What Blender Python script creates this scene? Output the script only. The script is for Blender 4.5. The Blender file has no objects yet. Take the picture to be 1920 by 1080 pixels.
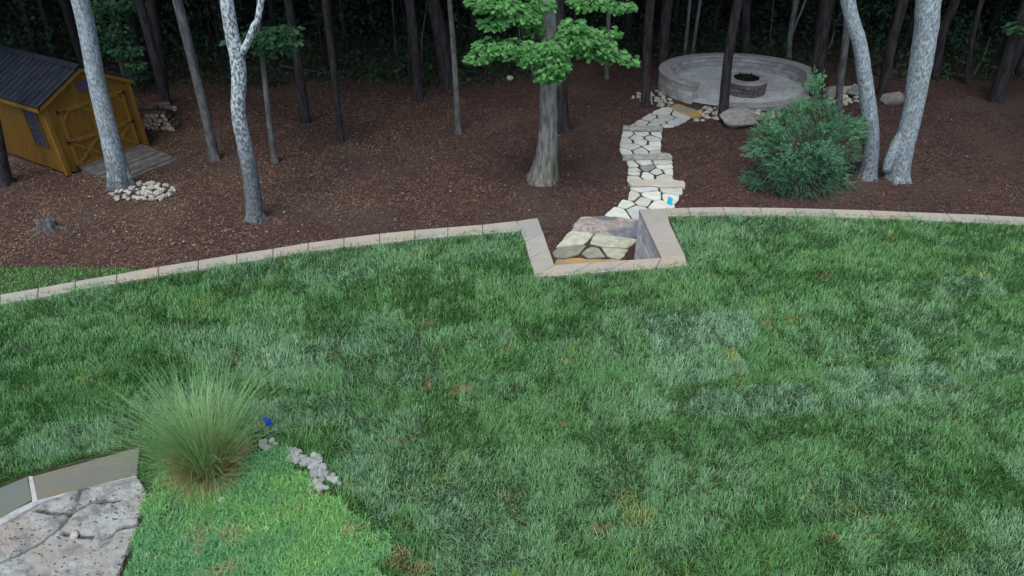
import bpy, bmesh, math, random
import numpy as np
from mathutils import Vector, Matrix, Euler
random.seed(7); rng = np.random.default_rng(7)
R = math.radians
SC = bpy.context.scene
COL = SC.collection

# ------------------------------------------------------------------ camera, sky, sun, exposure
PITCH = R(34.0); FPX = 1300.0; CAMH = 6.6
cam = bpy.data.cameras.new('camera'); camo = bpy.data.objects.new('camera', cam); COL.objects.link(camo)
camo.location = (0, 0, CAMH); camo.rotation_euler = (R(90) - PITCH, 0, 0)
cam.sensor_width = 36; cam.lens = FPX / 1920 * 36; cam.clip_end = 400; SC.camera = camo
W = bpy.data.worlds.new('World'); SC.world = W; W.use_nodes = True
wn = W.node_tree.nodes; wl = W.node_tree.links
sky = wn.new('ShaderNodeTexSky'); sky.sky_type = 'NISHITA'; sky.sun_disc = False
SUN_EL, SUN_ROT = R(64), R(200)
sky.sun_elevation = SUN_EL; sky.sun_rotation = SUN_ROT; sky.dust_density = 3.0; sky.air_density = 1.0; sky.ozone_density = 1.0
wl.new(sky.outputs[0], wn['Background'].inputs[0]); wn['Background'].inputs[1].default_value = 0.13
sl = bpy.data.lights.new('sun', 'SUN'); sl.energy = 0.62; sl.angle = R(38); sl.color = (1, .98, .93)
so = bpy.data.objects.new('sun', sl); COL.objects.link(so)
dv = Vector((math.sin(SUN_ROT) * math.cos(SUN_EL), math.cos(SUN_ROT) * math.cos(SUN_EL), math.sin(SUN_EL)))
so.rotation_euler = dv.to_track_quat('Z', 'Y').to_euler(); so.location = (0, -20, 30)
SC.view_settings.view_transform = 'Standard'; SC.view_settings.look = 'None'
SC.view_settings.exposure = 1.0; SC.view_settings.gamma = 1
try:
    SC.cycles.max_bounces = 6; SC.cycles.diffuse_bounces = 3; SC.cycles.transparent_max_bounces = 4
except Exception: pass

# ------------------------------------------------------------------ measuring: photo measurement -> world point
def ray(px, py):
    u = (px - 960) / FPX; v = -(py - 540) / FPX
    return u, math.cos(PITCH) + v * math.sin(PITCH), -math.sin(PITCH) + v * math.cos(PITCH)
def P(px, py, z=0.0):
    r = ray(px, py); t = (z - CAMH) / r[2]; return Vector((r[0] * t, r[1] * t, z))
def Q(px, py, Y):
    r = ray(px, py); t = Y / r[1]; return Vector((r[0] * t, Y, CAMH + r[2] * t))
def PXM(p):   # photo pixels per metre at world point p
    return FPX / (p.y * math.cos(PITCH) - (p.z - CAMH) * math.sin(PITCH))
def sst(a, b, x):
    t = np.clip((x - a) / (b - a), 0, 1); return t * t * (3 - 2 * t)
GLOW = -1.3
def gz(x, y):
    a = (sst(15.0, 22.5, y) * .42) * sst(-3.0, 2.5, x)
    b = sst(24, 60, y) * 1.2
    return GLOW + a + b + .035 * np.sin(x * .9 + 1.3) * np.sin(y * .7) + .015 * np.sin(x * 2.3) * np.sin(y * 1.9 + x)
def G(px, py, dz=0.0):
    z = GLOW
    for _ in range(12):
        p = P(px, py, z + dz); z = float(gz(p.x, p.y))
    return Vector((p.x, p.y, z + dz))

# numpy value noise
_tab = rng.random((256, 256))
def vnoise(x, y, s=1.0):
    x = np.asarray(x) * s + 1000; y = np.asarray(y) * s + 1000
    xi = np.floor(x).astype(int); yi = np.floor(y).astype(int); fx = x - xi; fy = y - yi
    fx = fx * fx * (3 - 2 * fx); fy = fy * fy * (3 - 2 * fy)
    a = _tab[xi % 256, yi % 256]; b = _tab[(xi + 1) % 256, yi % 256]; c = _tab[xi % 256, (yi + 1) % 256]; d = _tab[(xi + 1) % 256, (yi + 1) % 256]
    return (a * (1 - fx) + b * fx) * (1 - fy) + (c * (1 - fx) + d * fx) * fy
def fbm(x, y, s=1.0): return .5 * vnoise(x, y, s) + .3 * vnoise(x, y, s * 2.1) + .2 * vnoise(x, y, s * 4.3)
def inpoly(x, y, poly):
    r = np.zeros(np.shape(x), bool); n = len(poly); j = n - 1
    for i in range(n):
        xi, yi = poly[i][0], poly[i][1]; xj, yj = poly[j][0], poly[j][1]
        if yi != yj:
            c = ((yi > y) != (yj > y)) & (x < (xj - xi) * (y - yi) / (yj - yi) + xi); r ^= c
        j = i
    return r

# ------------------------------------------------------------------ materials
def mat(name, base, rough=.8, bump=0, bscale=30, c2=None, nscale=6, stretch=(1, 1, 1), c3=None, n3=2.0, thr=(.4, .6), thr3=(.5, .65),
        vcol=True, spec=.3, metal=0, trans=0, detail=6, bdist=.01, h2=None, h3=None):
    m = bpy.data.materials.new(name); m.use_nodes = True; nt = m.node_tree; N = nt.nodes; L = nt.links
    b = N['Principled BSDF']; b.inputs['Roughness'].default_value = rough; b.inputs['Specular IOR Level'].default_value = spec
    b.inputs['Metallic'].default_value = metal
    tc = N.new('ShaderNodeTexCoord'); mp = N.new('ShaderNodeMapping'); mp.inputs['Scale'].default_value = stretch
    L.new(tc.outputs['Object'], mp.inputs[0])
    def noise(s, d=detail):
        n = N.new('ShaderNodeTexNoise'); n.inputs['Scale'].default_value = s; n.inputs['Detail'].default_value = d
        n.inputs['Roughness'].default_value = .62; L.new(mp.outputs[0], n.inputs[0]); return n
    def mixc(f, a, bb):
        x = N.new('ShaderNodeMix'); x.data_type = 'RGBA'
        L.new(f, x.inputs[0])
        for s, v in ((6, a), (7, bb)):
            if isinstance(v, tuple): x.inputs[s].default_value = (*v, 1)
            else: L.new(v, x.inputs[s])
        return x.outputs[2]
    def rng_(o, t):
        r = N.new('ShaderNodeMapRange'); r.inputs[1].default_value = t[0]; r.inputs[2].default_value = t[1]; L.new(o, r.inputs[0]); return r.outputs[0]
    col = base
    def byh(f, hr):
        if not hr: return f
        sx = N.new('ShaderNodeSeparateXYZ'); L.new(tc.outputs['Object'], sx.inputs[0]); k = N.new('ShaderNodeMapRange')
        k.inputs[1].default_value = hr[0]; k.inputs[2].default_value = hr[1]; k.inputs[3].default_value = hr[2]; k.inputs[4].default_value = hr[3]; L.new(sx.outputs[2], k.inputs[0])
        q = N.new('ShaderNodeMath'); q.operation = 'MULTIPLY'; L.new(f, q.inputs[0]); L.new(k.outputs[0], q.inputs[1]); return q.outputs[0]
    if c2: col = mixc(byh(rng_(noise(nscale).outputs[0], thr), h2), base, c2)
    if c3: col = mixc(byh(rng_(noise(n3).outputs[0], thr3), h3), col, c3)
    if vcol:
        at = N.new('ShaderNodeAttribute'); at.attribute_name = 'Col'
        x = N.new('ShaderNodeMix'); x.data_type = 'RGBA'; x.blend_type = 'MULTIPLY'; x.inputs[0].default_value = 1
        if isinstance(col, tuple): x.inputs[6].default_value = (*col, 1)
        else: L.new(col, x.inputs[6])
        L.new(at.outputs['Color'], x.inputs[7]); col = x.outputs[2]
    if isinstance(col, tuple): b.inputs['Base Color'].default_value = (*col, 1)
    else: L.new(col, b.inputs['Base Color'])
    if bump:
        bp = N.new('ShaderNodeBump'); bp.inputs['Strength'].default_value = bump; bp.inputs['Distance'].default_value = bdist
        L.new(noise(bscale, 5).outputs[0], bp.inputs['Height']); L.new(bp.outputs[0], b.inputs['Normal'])
    if trans:
        t = N.new('ShaderNodeBsdfTranslucent'); ms = N.new('ShaderNodeMixShader'); ms.inputs[0].default_value = trans
        if isinstance(col, tuple): t.inputs[0].default_value = (*col, 1)
        else: L.new(col, t.inputs[0])
        L.new(b.outputs[0], ms.inputs[1]); L.new(t.outputs[0], ms.inputs[2]); L.new(ms.outputs[0], N['Material Output'].inputs[0])
    return m
M = {}
M['mulch'] = mat('mulch_soil', (.044, .029, .025), .95, .9, 22, (.078, .050, .043), 7, c3=(.072, .056, .043), n3=.45, thr3=(.5, .62), vcol=False, spec=.1, bdist=.03)
M['litter'] = mat('pine_straw', (1, 1, 1), .9, spec=.1)
M['thatch'] = mat('lawn_soil', (.030, .062, .020), .95, .6, 40, (.035, .035, .016), 9, vcol=False, spec=.1)
M['grass'] = mat('grass_blade', (1, 1, 1), .42, spec=.35, trans=.25)
M['blade'] = mat('fountain_grass_blade', (1, 1, 1), .5, spec=.3, trans=.3)
M['leaf'] = mat('broad_leaf', (1, 1, 1), .45, spec=.35, trans=.35)
M['darkleaf'] = mat('forest_leaf', (.017, .029, .019), .75, spec=.12)
M['needle'] = mat('juniper_foliage', (1, 1, 1), .7, spec=.15, trans=.2)
M['cap'] = mat('tan_concrete_cap', (.38, .355, .29), .85, .35, 60, (.34, .325, .28), 5, c3=(.32, .32, .295), n3=1.6)
M['wallblock'] = mat('split_face_block', (.42, .425, .405), .95, .8, 24, (.31, .315, .305), 14, stretch=(1, 1, .5), bdist=.03)
M['graycap'] = mat('gray_concrete_cap', (.34, .34, .325), .85, .4, 60, (.28, .285, .285), 9)
M['paver'] = mat('gray_paver', (.52, .575, .565), .85, .4, 50, (.44, .48, .48), 8)
M['darkblock'] = mat('weathered_block', (.17, .16, .155), .95, 1.0, 30, (.075, .062, .058), 12, bdist=.03)
M['flag'] = mat('pale_flagstone', (.64, .70, .65), .8, .3, 25, (.54, .60, .56), 5, c3=(.58, .59, .51), n3=1.3, thr3=(.58, .72))
M['flag2'] = mat('greenish_flagstone', (.43, .47, .37), .85, .5, 25, (.33, .34, .27), 6)
M['slab'] = mat('rough_stone_slab', (.27, .29, .265), .9, .9, 14, (.42, .44, .39), 6, stretch=(1, 1, 2), bdist=.03)
M['slabtan'] = mat('tan_stone_slab', (.50, .49, .39), .85, .6, 18, (.44, .44, .37), 4)
M['slabpurple'] = mat('purple_stone_slab', (.26, .215, .18), .9, 1.0, 14, (.42, .42, .39), 9, c3=(.14, .16, .19), n3=2.2, thr3=(.5, .6), bdist=.03)
M['slabgold'] = mat('golden_stone_slab', (.42, .29, .10), .9, .6, 20, (.33, .27, .18), 5)
M['slabgoldgrey'] = mat('tan_grey_threshold', (.27, .25, .19), .85, .5, 20, (.24, .24, .21), 5, c3=(.38, .27, .09), n3=2.2, thr3=(.5, .56))
M['cobble'] = mat('river_cobble', (.46, .47, .43), .8, .5, 20, (.36, .345, .29), 7)
M['boulder'] = mat('grey_boulder', (.30, .31, .29), .9, .9, 9, (.20, .205, .20), 4, bdist=.05)
M['lichen'] = mat('lichen_stone', (.52, .58, .56), .95, 1, 40, (.20, .195, .20), 9, thr=(.46, .62))
M['bark_pale'] = mat('pale_lichen_bark', (.165, .195, .205), .95, 1.0, 22, (.44, .54, .58), 26, stretch=(1, 1, .45), thr=(.40, .60), c3=(.24, .30, .32), n3=5, thr3=(.5, .7), bdist=.03, spec=.1)
M['bark_birch'] = mat('white_patched_bark', (.125, .15, .155), .95, 1.0, 22, (.58, .68, .71), 21, stretch=(1, 1, .6), thr=(.44, .56), bdist=.025, spec=.1, h2=(1.2, 3.0, .22, 1.0))
M['bark_grey'] = mat('grey_bark', (.075, .078, .076), .95, 1.0, 26, (.155, .16, .158), 10, stretch=(1, 1, .3), bdist=.03, spec=.1)
M['bark_deep'] = mat('shade_darkened_bark', (.020, .019, .020), .95, 1.0, 22, (.045, .042, .043), 12, stretch=(1, 1, .2), bdist=.05, spec=.1)  # near-black bark: the shade of the deep woods is put into the colour
M['bark_oak'] = mat('oak_bark', (.14, .14, .125), .95, 1.0, 26, (.30, .30, .28), 12, stretch=(1, 1, .25), c3=(.11, .15, .05), n3=5, thr3=(.44, .56), bdist=.04, spec=.1, h3=(.1, 1.2, .6, 0.0))
M['bark_pine'] = mat('dark_pine_bark', (.026, .024, .025), .95, 1.0, 22, (.060, .056, .057), 12, stretch=(1, 1, .2), bdist=.05, spec=.1)
M['twig'] = mat('dead_branch', (.11, .10, .09), .95, .8, 30, spec=.1)
M['shedwall'] = mat('amber_stained_siding', (.165, .087, .010), .65, .25, 20, (.122, .064, .008), 4, stretch=(3, 3, .5))
M['shedtrim'] = mat('amber_trim_board', (.205, .112, .017), .65, .25, 20, (.155, .085, .013), 4, stretch=(3, 3, .5))
M['shedroof'] = mat('dark_metal_roof', (.011, .014, .022), .7, .1, 10, (.017, .021, .031), 3, spec=.12)
M['iron'] = mat('black_iron', (.012, .012, .012), .6, .2, 30)
M['glass'] = mat('window_glass', (.035, .05, .075), .12, vcol=False, spec=.6)
M['ventm'] = mat('purple_vent', (.06, .04, .07), .7)
M['deck'] = mat('weathered_deck_board', (.13, .13, .125), .85, .5, 18, (.08, .076, .07), 5, stretch=(1, 1, 1))
M['logend'] = mat('cut_wood_end', (.60, .50, .37), .9, .4, 40, (.26, .19, .13), 22)
M['logbark'] = mat('log_bark', (.05, .042, .038), .95, .8, 30, (.10, .085, .07), 9)
M['bluefl'] = mat('blue_plastic', (.01, .08, .55), .4, vcol=False)
M['cyanfl'] = mat('cyan_plastic', (.03, .52, .75), .4, vcol=False)
M['wire'] = mat('steel_wire', (.3, .3, .3), .4, vcol=False, metal=.8)
M['coping'] = mat('bluestone_coping', (.165, .16, .112), .8, .4, 30, (.14, .15, .125), 4, c3=(.19, .155, .09), n3=1.1, thr3=(.56, .7))
M['mortar'] = mat('pale_mortar', (.42, .43, .40), .9, .5, 40, (.30, .31, .30), 10)
M['ash'] = mat('fire_pit_ash', (.02, .02, .02), .95, .8, 20, (.05, .045, .04), 8, vcol=False)
M['cover'] = mat('ground_cover_leaf', (1, 1, 1), .5, spec=.3, trans=.3)

def rockface_mat():
    m = mat('rough_rock_face', (.285, .265, .225), .92, 1.0, 9, (.31, .335, .31), 1.6, c3=(.18, .19, .18), n3=4, thr3=(.5, .62), vcol=True, bdist=.05)
    nt = m.node_tree; N = nt.nodes; L = nt.links; b = N['Principled BSDF']
    src = b.inputs['Base Color'].links[0].from_socket
    tc = N.new('ShaderNodeTexCoord'); mp = N.new('ShaderNodeMapping'); mp.inputs['Scale'].default_value = (1, 1.7, 1); mp.inputs['Rotation'].default_value = (0, 0, -.5)
    L.new(tc.outputs['Object'], mp.inputs[0])
    v = N.new('ShaderNodeTexVoronoi'); v.inputs['Scale'].default_value = 13; v.inputs['Randomness'].default_value = 1; L.new(mp.outputs[0], v.inputs[0])
    nz = N.new('ShaderNodeTexNoise'); nz.inputs['Scale'].default_value = 9; nz.inputs['Detail'].default_value = 5; L.new(mp.outputs[0], nz.inputs[0])
    ad = N.new('ShaderNodeMath'); ad.operation = 'ADD'; ad.use_clamp = False; L.new(v.outputs['Distance'], ad.inputs[0])
    n2 = N.new('ShaderNodeMath'); n2.operation = 'MULTIPLY'; n2.inputs[1].default_value = .55; L.new(nz.outputs[0], n2.inputs[0]); L.new(n2.outputs[0], ad.inputs[1])
    r = N.new('ShaderNodeMapRange'); r.inputs[1].default_value = .42; r.inputs[2].default_value = .50; L.new(ad.outputs[0], r.inputs[0])
    x = N.new('ShaderNodeMix'); x.data_type = 'RGBA'; x.inputs[6].default_value = (.10, .09, .085, 1)
    L.new(r.outputs[0], x.inputs[0]); L.new(src, x.inputs[7]); L.new(x.outputs[2], b.inputs['Base Color'])
    bp = N.new('ShaderNodeBump'); bp.inputs['Strength'].default_value = .7; bp.inputs['Distance'].default_value = .02
    L.new(r.outputs[0], bp.inputs['Height']); L.new(b.inputs['Normal'].links[0].from_socket, bp.inputs['Normal']); L.new(bp.outputs[0], b.inputs['Normal'])
    return m
M['rockface'] = rockface_mat()

# ------------------------------------------------------------------ object helpers
def tag(o, label=None, cat=None, group=None, kind=None):
    if label: o['label'] = label
    if cat: o['category'] = cat
    if group: o['group'] = group
    if kind: o['kind'] = kind
    return o
def empty(name, loc, rz=0, label=None, cat=None, group=None, kind=None):
    o = bpy.data.objects.new(name, None); COL.objects.link(o); o.location = loc; o.rotation_euler = (0, 0, rz); o.empty_display_size = .2
    return tag(o, label, cat, group, kind)
class MB:
    def __init__(s): s.v = []; s.f = []; s.c = []; s.m = []
    def add(s, vs, fs, c=(1, 1, 1), mi=0):
        o = len(s.v); s.v += [tuple(v) for v in vs]
        for f in fs: s.f.append([i + o for i in f]); s.c.append(c); s.m.append(mi)
    def box(s, lo, hi, c=(1, 1, 1), X=None, bev=0, jit=0):
        x0, y0, z0 = lo; x1, y1, z1 = hi
        if bev:
            vs = []
            b = bev
            for z, k in ((z0, 0), (z1 - b, 0), (z1, b)):
                vs += [(x0 + k, y0 + k, z), (x1 - k, y0 + k, z), (x1 - k, y1 - k, z), (x0 + k, y1 - k, z)]
            fs = [[3, 2, 1, 0], [8, 9, 10, 11]]
            for l in (0, 4):
                for i in range(4): fs.append([l + i, l + (i + 1) % 4, l + 4 + (i + 1) % 4, l + 4 + i])
        else:
            vs = [(x0, y0, z0), (x1, y0, z0), (x1, y1, z0), (x0, y1, z0), (x0, y0, z1), (x1, y0, z1), (x1, y1, z1), (x0, y1, z1)]
            fs = [[3, 2, 1, 0], [4, 5, 6, 7], [0, 1, 5, 4], [1, 2, 6, 5], [2, 3, 7, 6], [3, 0, 4, 7]]
        if jit: vs = [(a + random.uniform(-jit, jit), b_ + random.uniform(-jit, jit), c_ + random.uniform(-jit, jit)) for a, b_, c_ in vs]
        if X is not None: vs = [X @ Vector(v) for v in vs]
        s.add(vs, fs, c)
    def prism(s, poly, z0, z1, c=(1, 1, 1), bev=.012, jit=0):
        # poly: world xy list (any winding); slightly rounded top edge
        n = len(poly)
        ar = sum(poly[i][0] * poly[(i + 1) % n][1] - poly[(i + 1) % n][0] * poly[i][1] for i in range(n))
        if ar < 0: poly = poly[::-1]
        cx = sum(p[0] for p in poly) / n; cy = sum(p[1] for p in poly) / n
        tz = [random.uniform(-jit, jit) for _ in poly]
        vs = [(p[0], p[1], z0) for p in poly] + [(p[0], p[1], z1 - bev + t) for p, t in zip(poly, tz)]
        for p, t in zip(poly, tz):
            d = math.hypot(p[0] - cx, p[1] - cy) + 1e-6; k = min(bev * 1.3 / d, .4)
            vs.append((p[0] + (cx - p[0]) * k, p[1] + (cy - p[1]) * k, z1 + t))
        fs = [list(range(2 * n, 3 * n)), list(range(n))[::-1]]
        for l in (0, n):
            for i in range(n): fs.append([l + i, l + (i + 1) % n, l + n + (i + 1) % n, l + n + i])
        s.add(vs, fs, c)
    def tube(s, pts, rad, n=8, c=(1, 1, 1), noise=0, cap=True, seed=0):
        rr = random.Random(seed); pts = [Vector(p) for p in pts]; rings = []
        ph = rr.uniform(0, 6)
        for i, p in enumerate(pts):
            t = (pts[min(i + 1, len(pts) - 1)] - pts[max(i - 1, 0)]).normalized()
            a = Vector((1, 0, 0)) if abs(t.x) < .8 else Vector((0, 1, 0))
            u = t.cross(a).normalized(); w = t.cross(u)
            ring = []
            for k in range(n):
                an = 2 * math.pi * k / n; r = rad[i] * (1 + noise * (math.sin(3 * an + ph + i * .35) * .5 + rr.uniform(-.5, .5)))
                ring.append(p + (u * math.cos(an) + w * math.sin(an)) * r)
            rings.append(ring)
        vs = [v for r_ in rings for v in r_]; fs = []
        for i in range(len(pts) - 1):
            for k in range(n): fs.append([i * n + k, i * n + (k + 1) % n, (i + 1) * n + (k + 1) % n, (i + 1) * n + k])
        if cap: fs += [list(range(n))[::-1], list(range((len(pts) - 1) * n, len(pts) * n))]
        s.add(vs, fs, c)
    def build(s, name, m, parent=None, smooth=False, local=False):
        me = bpy.data.meshes.new(name); off = Vector((0, 0, 0))
        if parent is not None and not local: off = parent.location
        me.from_pydata([(v[0] - off.x, v[1] - off.y, v[2] - off.z) for v in s.v], [], s.f); me.update()
        a = me.color_attributes.new('Col', 'FLOAT_COLOR', 'CORNER')
        arr = np.ones((len(me.loops), 4), np.float32); k = 0
        for f, c in zip(s.f, s.c):
            arr[k:k + len(f), :3] = c; k += len(f)
        a.data.foreach_set('color', arr.ravel())
        for mm in (m if isinstance(m, list) else [m]): me.materials.append(mm)
        if isinstance(m, list): me.polygons.foreach_set('material_index', s.m)
        if smooth: me.polygons.foreach_set('use_smooth', [True] * len(me.polygons))
        o = bpy.data.objects.new(name, me); COL.objects.link(o)
        if parent is not None: o.parent = parent
        return o
def np_mesh(name, V, F, C, m, parent=None, smooth=False):
    """V (n,3), F list of arrays with equal face size (k, s), C (n,3) per vertex colour"""
    me = bpy.data.meshes.new(name); off = np.array(parent.location) if parent is not None else np.zeros(3)
    me.vertices.add(len(V)); me.vertices.foreach_set('co', (V - off).astype(np.float32).ravel())
    loops = np.concatenate([f.ravel() for f in F]); sizes = np.concatenate([np.full(len(f), f.shape[1]) for f in F])
    me.loops.add(len(loops)); me.loops.foreach_set('vertex_index', loops.astype(np.int32))
    me.polygons.add(len(sizes)); st = np.concatenate([[0], np.cumsum(sizes)[:-1]])
    me.polygons.foreach_set('loop_start', st.astype(np.int32)); me.polygons.foreach_set('loop_total', sizes.astype(np.int32))
    if smooth: me.polygons.foreach_set('use_smooth', np.ones(len(sizes), bool))
    me.update(calc_edges=True)
    a = me.color_attributes.new('Col', 'FLOAT_COLOR', 'POINT'); arr = np.ones((len(V), 4), np.float32); arr[:, :3] = C; a.data.foreach_set('color', arr.ravel())
    me.materials.append(m); o = bpy.data.objects.new(name, me); COL.objects.link(o)
    if parent is not None: o.parent = parent
    return o
def blades(base, ang, length, width, lean, color, tip=None, curl=.5):
    """flat 5-vertex blades; base (n,3); ang heading of the lean; lean 0..1.5 radians; color (n,3)"""
    n = len(base); h = np.stack([np.cos(ang), np.sin(ang), np.zeros(n)], 1); s = np.stack([-np.sin(ang), np.cos(ang), np.zeros(n)], 1)
    up = np.array([0, 0, 1.0]); L1 = length * .5
    l1 = lean * (1 - curl * .5); l2 = np.minimum(lean * (1 + curl), 2.0)
    mid = base + (h * np.sin(l1)[:, None] + up * np.cos(l1)[:, None]) * L1[:, None]
    end = mid + (h * np.sin(l2)[:, None] + up * np.cos(l2)[:, None]) * L1[:, None]
    w = (s * width[:, None] * .5)
    V = np.stack([base - w, base + w, mid + w * .8, mid - w * .8, end], 1).reshape(-1, 3)
    i = np.arange(n)[:, None] * 5
    F4 = i + np.array([[0, 1, 2, 3]]); F3 = i + np.array([[3, 2, 4]])
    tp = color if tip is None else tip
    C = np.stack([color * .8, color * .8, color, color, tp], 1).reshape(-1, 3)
    return V, [F4, F3], C
def merge(parts):
    V = []; F4 = []; F3 = []; C = []; o = 0
    for v, f, c in parts:
        V.append(v); C.append(c); F4.append(f[0] + o); F3.append(f[1] + o); o += len(v)
    return np.concatenate(V), [np.concatenate(F4), np.concatenate(F3)], np.concatenate(C)

# ------------------------------------------------------------------ setting: ground, lawn
xs = np.concatenate([np.linspace(-120, -26, 12), np.linspace(-25, 25, 160), np.linspace(26, 120, 12)])
ys = np.concatenate([np.linspace(-40, 6, 12), np.linspace(7, 42, 140), np.linspace(44, 150, 16)])
XX, YY = np.meshgrid(xs, ys); ZZ = gz(XX, YY) + .03 * (fbm(XX, YY, 1.6) - .5)
nx = len(xs); ny = len(ys); idx = np.arange(nx * ny).reshape(ny, nx)
F = np.stack([idx[:-1, :-1], idx[:-1, 1:], idx[1:, 1:], idx[1:, :-1]], -1).reshape(-1, 4)
V = np.stack([XX, YY, ZZ], -1).reshape(-1, 3)
g = np_mesh('ground', V, [F], np.ones((len(V), 3)), M['mulch'], smooth=True); tag(g, kind='structure')

CAPZ = .06
outL = [(-600, 690), (0, 552), (72, 540), (141, 527), (219, 514), (297, 500), (372, 488), (444, 476), (512, 466), (578, 455), (645, 446), (712, 438), (778, 431), (840, 426), (905, 421), (968, 414)]
inL = [(-600, 716), (0, 570), (70, 558), (141, 544), (219, 530), (297, 517), (372, 505), (444, 493), (512, 482), (578, 471), (645, 463), (712, 456), (778, 449), (840, 443), (905, 438), (978, 432)]
armLo = [(1008, 408), (1019, 437), (1029, 466), (1040, 496)]       # inner edge of the left arm of the notch
armLi = [(968, 414), (984, 452), (992, 484), (1003, 518)]
bot_in = [(1040, 496), (1110, 492), (1178, 487), (1240, 483)]
bot_out = [(1003, 518), (1066, 515), (1136, 509), (1230, 502)]
armRi = [(1198, 392), (1211, 421), (1226, 452), (1240, 483)]
armRo = [(1250, 405), (1261, 427), (1273, 457), (1290, 497)]
outR = [(1250, 390), (1290, 389), (1355, 388), (1425, 389), (1490, 390), (1560, 392), (1630, 394), (1700, 397), (1775, 400), (1850, 403), (1925, 407), (2300, 430), (2900, 480)]
inR = [(1250, 405), (1296, 404), (1362, 403), (1430, 403), (1496, 404), (1565, 406), (1640, 409), (1712, 411), (1790, 415), (1862, 418), (1938, 422), (2310, 446), (2900, 497)]
def pl(seq, z=CAPZ): return [P(a, b, z) for a, b in seq]
lawn_edge = inL + [(992, 484), (1003, 518), (1066, 515), (1136, 509), (1290, 497), (1273, 457)] + inR
LP = [(p.x, p.y) for p in pl(lawn_edge, 0.0)]
LPX = LP + [(30, LP[-1][1] - 1), (30, -14), (-30, -14), (-30, LP[0][1] - 1)]
bm = bmesh.new(); vs = [bm.verts.new((x, y, 0)) for x, y in LPX]; f = bm.faces.new(vs)
if f.normal.z < 0: f.normal_flip()
ext = bmesh.ops.extrude_face_region(bm, geom=[f]); 
for e in ext['geom']:
    if isinstance(e, bmesh.types.BMVert): e.co.z = 0.0
for v in vs: v.co.z = -2.0
bmesh.ops.recalc_face_normals(bm, faces=bm.faces[:])
me = bpy.data.meshes.new('lawn'); bm.to_mesh(me); bm.free(); me.materials.append(M['thatch'])
lawn = bpy.data.objects.new('lawn', me); COL.objects.link(lawn); tag(lawn, kind='structure')

# ------------------------------------------------------------------ retaining wall with cap stones
wloc = P(1100, 500, 0); wloc.z = GLOW
wall = empty('retaining_wall', wloc, 0, 'long curved block retaining wall with tan caps edging the lawn, notched for the path', 'retaining wall')
def lerp2(a, b, t): return (a[0] + (b[0] - a[0]) * t, a[1] + (b[1] - a[1]) * t)
capcols = [(1, 1, 1), (1.06, 1.0, .94), (.95, .98, 1.0), (1.04, 1.0, .95), (.93, .96, .95), (1.03, .97, .92), (1.08, 1.05, 1.0)]
def cap(quad, c=None):
    q = [P(a, b, CAPZ) for a, b in quad]
    cx = sum(p.x for p in q) / 4; cy = sum(p.y for p in q) / 4
    m = MB(); q2 = []
    for p in q:
        d = math.hypot(p.x - cx, p.y - cy); k = .006 / d; q2.append((p.x + (cx - p.x) * k, p.y + (cy - p.y) * k))
    m.prism(q2, CAPZ - .09, CAPZ, c or random.choice(capcols), .01); m.build('cap_stone', M['cap'], wall)
def subdiv(o, i, n):
    for k in range(n):
        cap([lerp2(o[0], o[1], k / n), lerp2(o[0], o[1], (k + 1) / n), lerp2(i[0], i[1], (k + 1) / n), lerp2(i[0], i[1], k / n)])
subdiv(outL[:2], inL[:2], 9)
for i in range(1, len(outL) - 1): cap([outL[i], outL[i + 1], inL[i + 1], inL[i]])
cap([(968, 414), (1008, 408), (1019, 437), (984, 452)], (.88, .93, .95))
for i in range(1, 3): cap([armLo[i], armLo[i + 1], armLi[i + 1], armLi[i]] if i > 1 else [(1019, 437), armLo[2], armLi[2], (984, 452)])
for i in range(3): cap([bot_in[i], bot_in[i + 1], bot_out[i + 1], bot_out[i]])
cap([(1240, 483), (1285, 479), (1290, 497), (1230, 502)], (1.06, .98, .9))
cap([(1198, 392), (1250, 390), (1256, 418), (1211, 421)], (.9, .92, .93))
cap([(1211, 421), (1256, 418), (1271, 450), (1226, 452)], (.95, .97, 1.0))
cap([(1226, 452), (1271, 450), (1285, 479), (1240, 483)], (.98, .95, .93))
for i in range(len(outR) - 1):
    if i < 10: cap([outR[i], outR[i + 1], inR[i + 1], inR[i]])
    else: subdiv(outR[i:i + 2], inR[i:i + 2], 8)
# block face below the caps
face = [(p.x, p.y) for p in pl(outL[:-1], 0)] + [tuple(P(1006, 411, 0))[:2]] + [tuple(P(a, b, 0))[:2] for a, b in armLo[1:]] + \
       [tuple(P(a, b, 0))[:2] for a, b in bot_in[1:]] + [tuple(P(a, b, 0))[:2] for a, b in armRi[::-1][1:]] + [(p.x, p.y) for p in pl(outR, 0)]
fm = MB()
for i in range(len(face) - 1):
    a = Vector((*face[i], 0)); b = Vector((*face[i + 1], 0)); d = (b - a); Lg = d.length
    if Lg < .05: continue
    t = d.normalized(); nrm = Vector((-t.y, t.x, 0))   # towards the woods
    X = Matrix(((t.x, nrm.x, 0, a.x), (t.y, nrm.y, 0, a.y), (0, 0, 1, 0), (0, 0, 0, 1)))
    rows = 8
    for r_ in range(rows):
        z1 = CAPZ - .094 - r_ * .165; z0 = z1 - .16; u = -(r_ % 2) * .2
        while u < Lg:
            w_ = random.uniform(.3, .45); u0 = max(u, .003); u1 = min(u + w_ - .008, Lg - .003); u += w_
            if u1 - u0 < .04: continue
            s_ = random.uniform(.8, 1.15)
            fm.box((u0, -.20, z0), (u1, -.035 + random.uniform(-.012, .008), z1), (s_, s_, s_ * 1.03), X, bev=.012, jit=.004)
M['wallbrightened'] = mat('brightened_split_block', (.62, .63, .63), .95, 1.0, 24, (.46, .465, .47), 14, stretch=(1, 1, .5), bdist=.03)  # block colour lightened to make up for low light on the notch face
fm.build('wall_face', M['wallbrightened'], wall)

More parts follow.
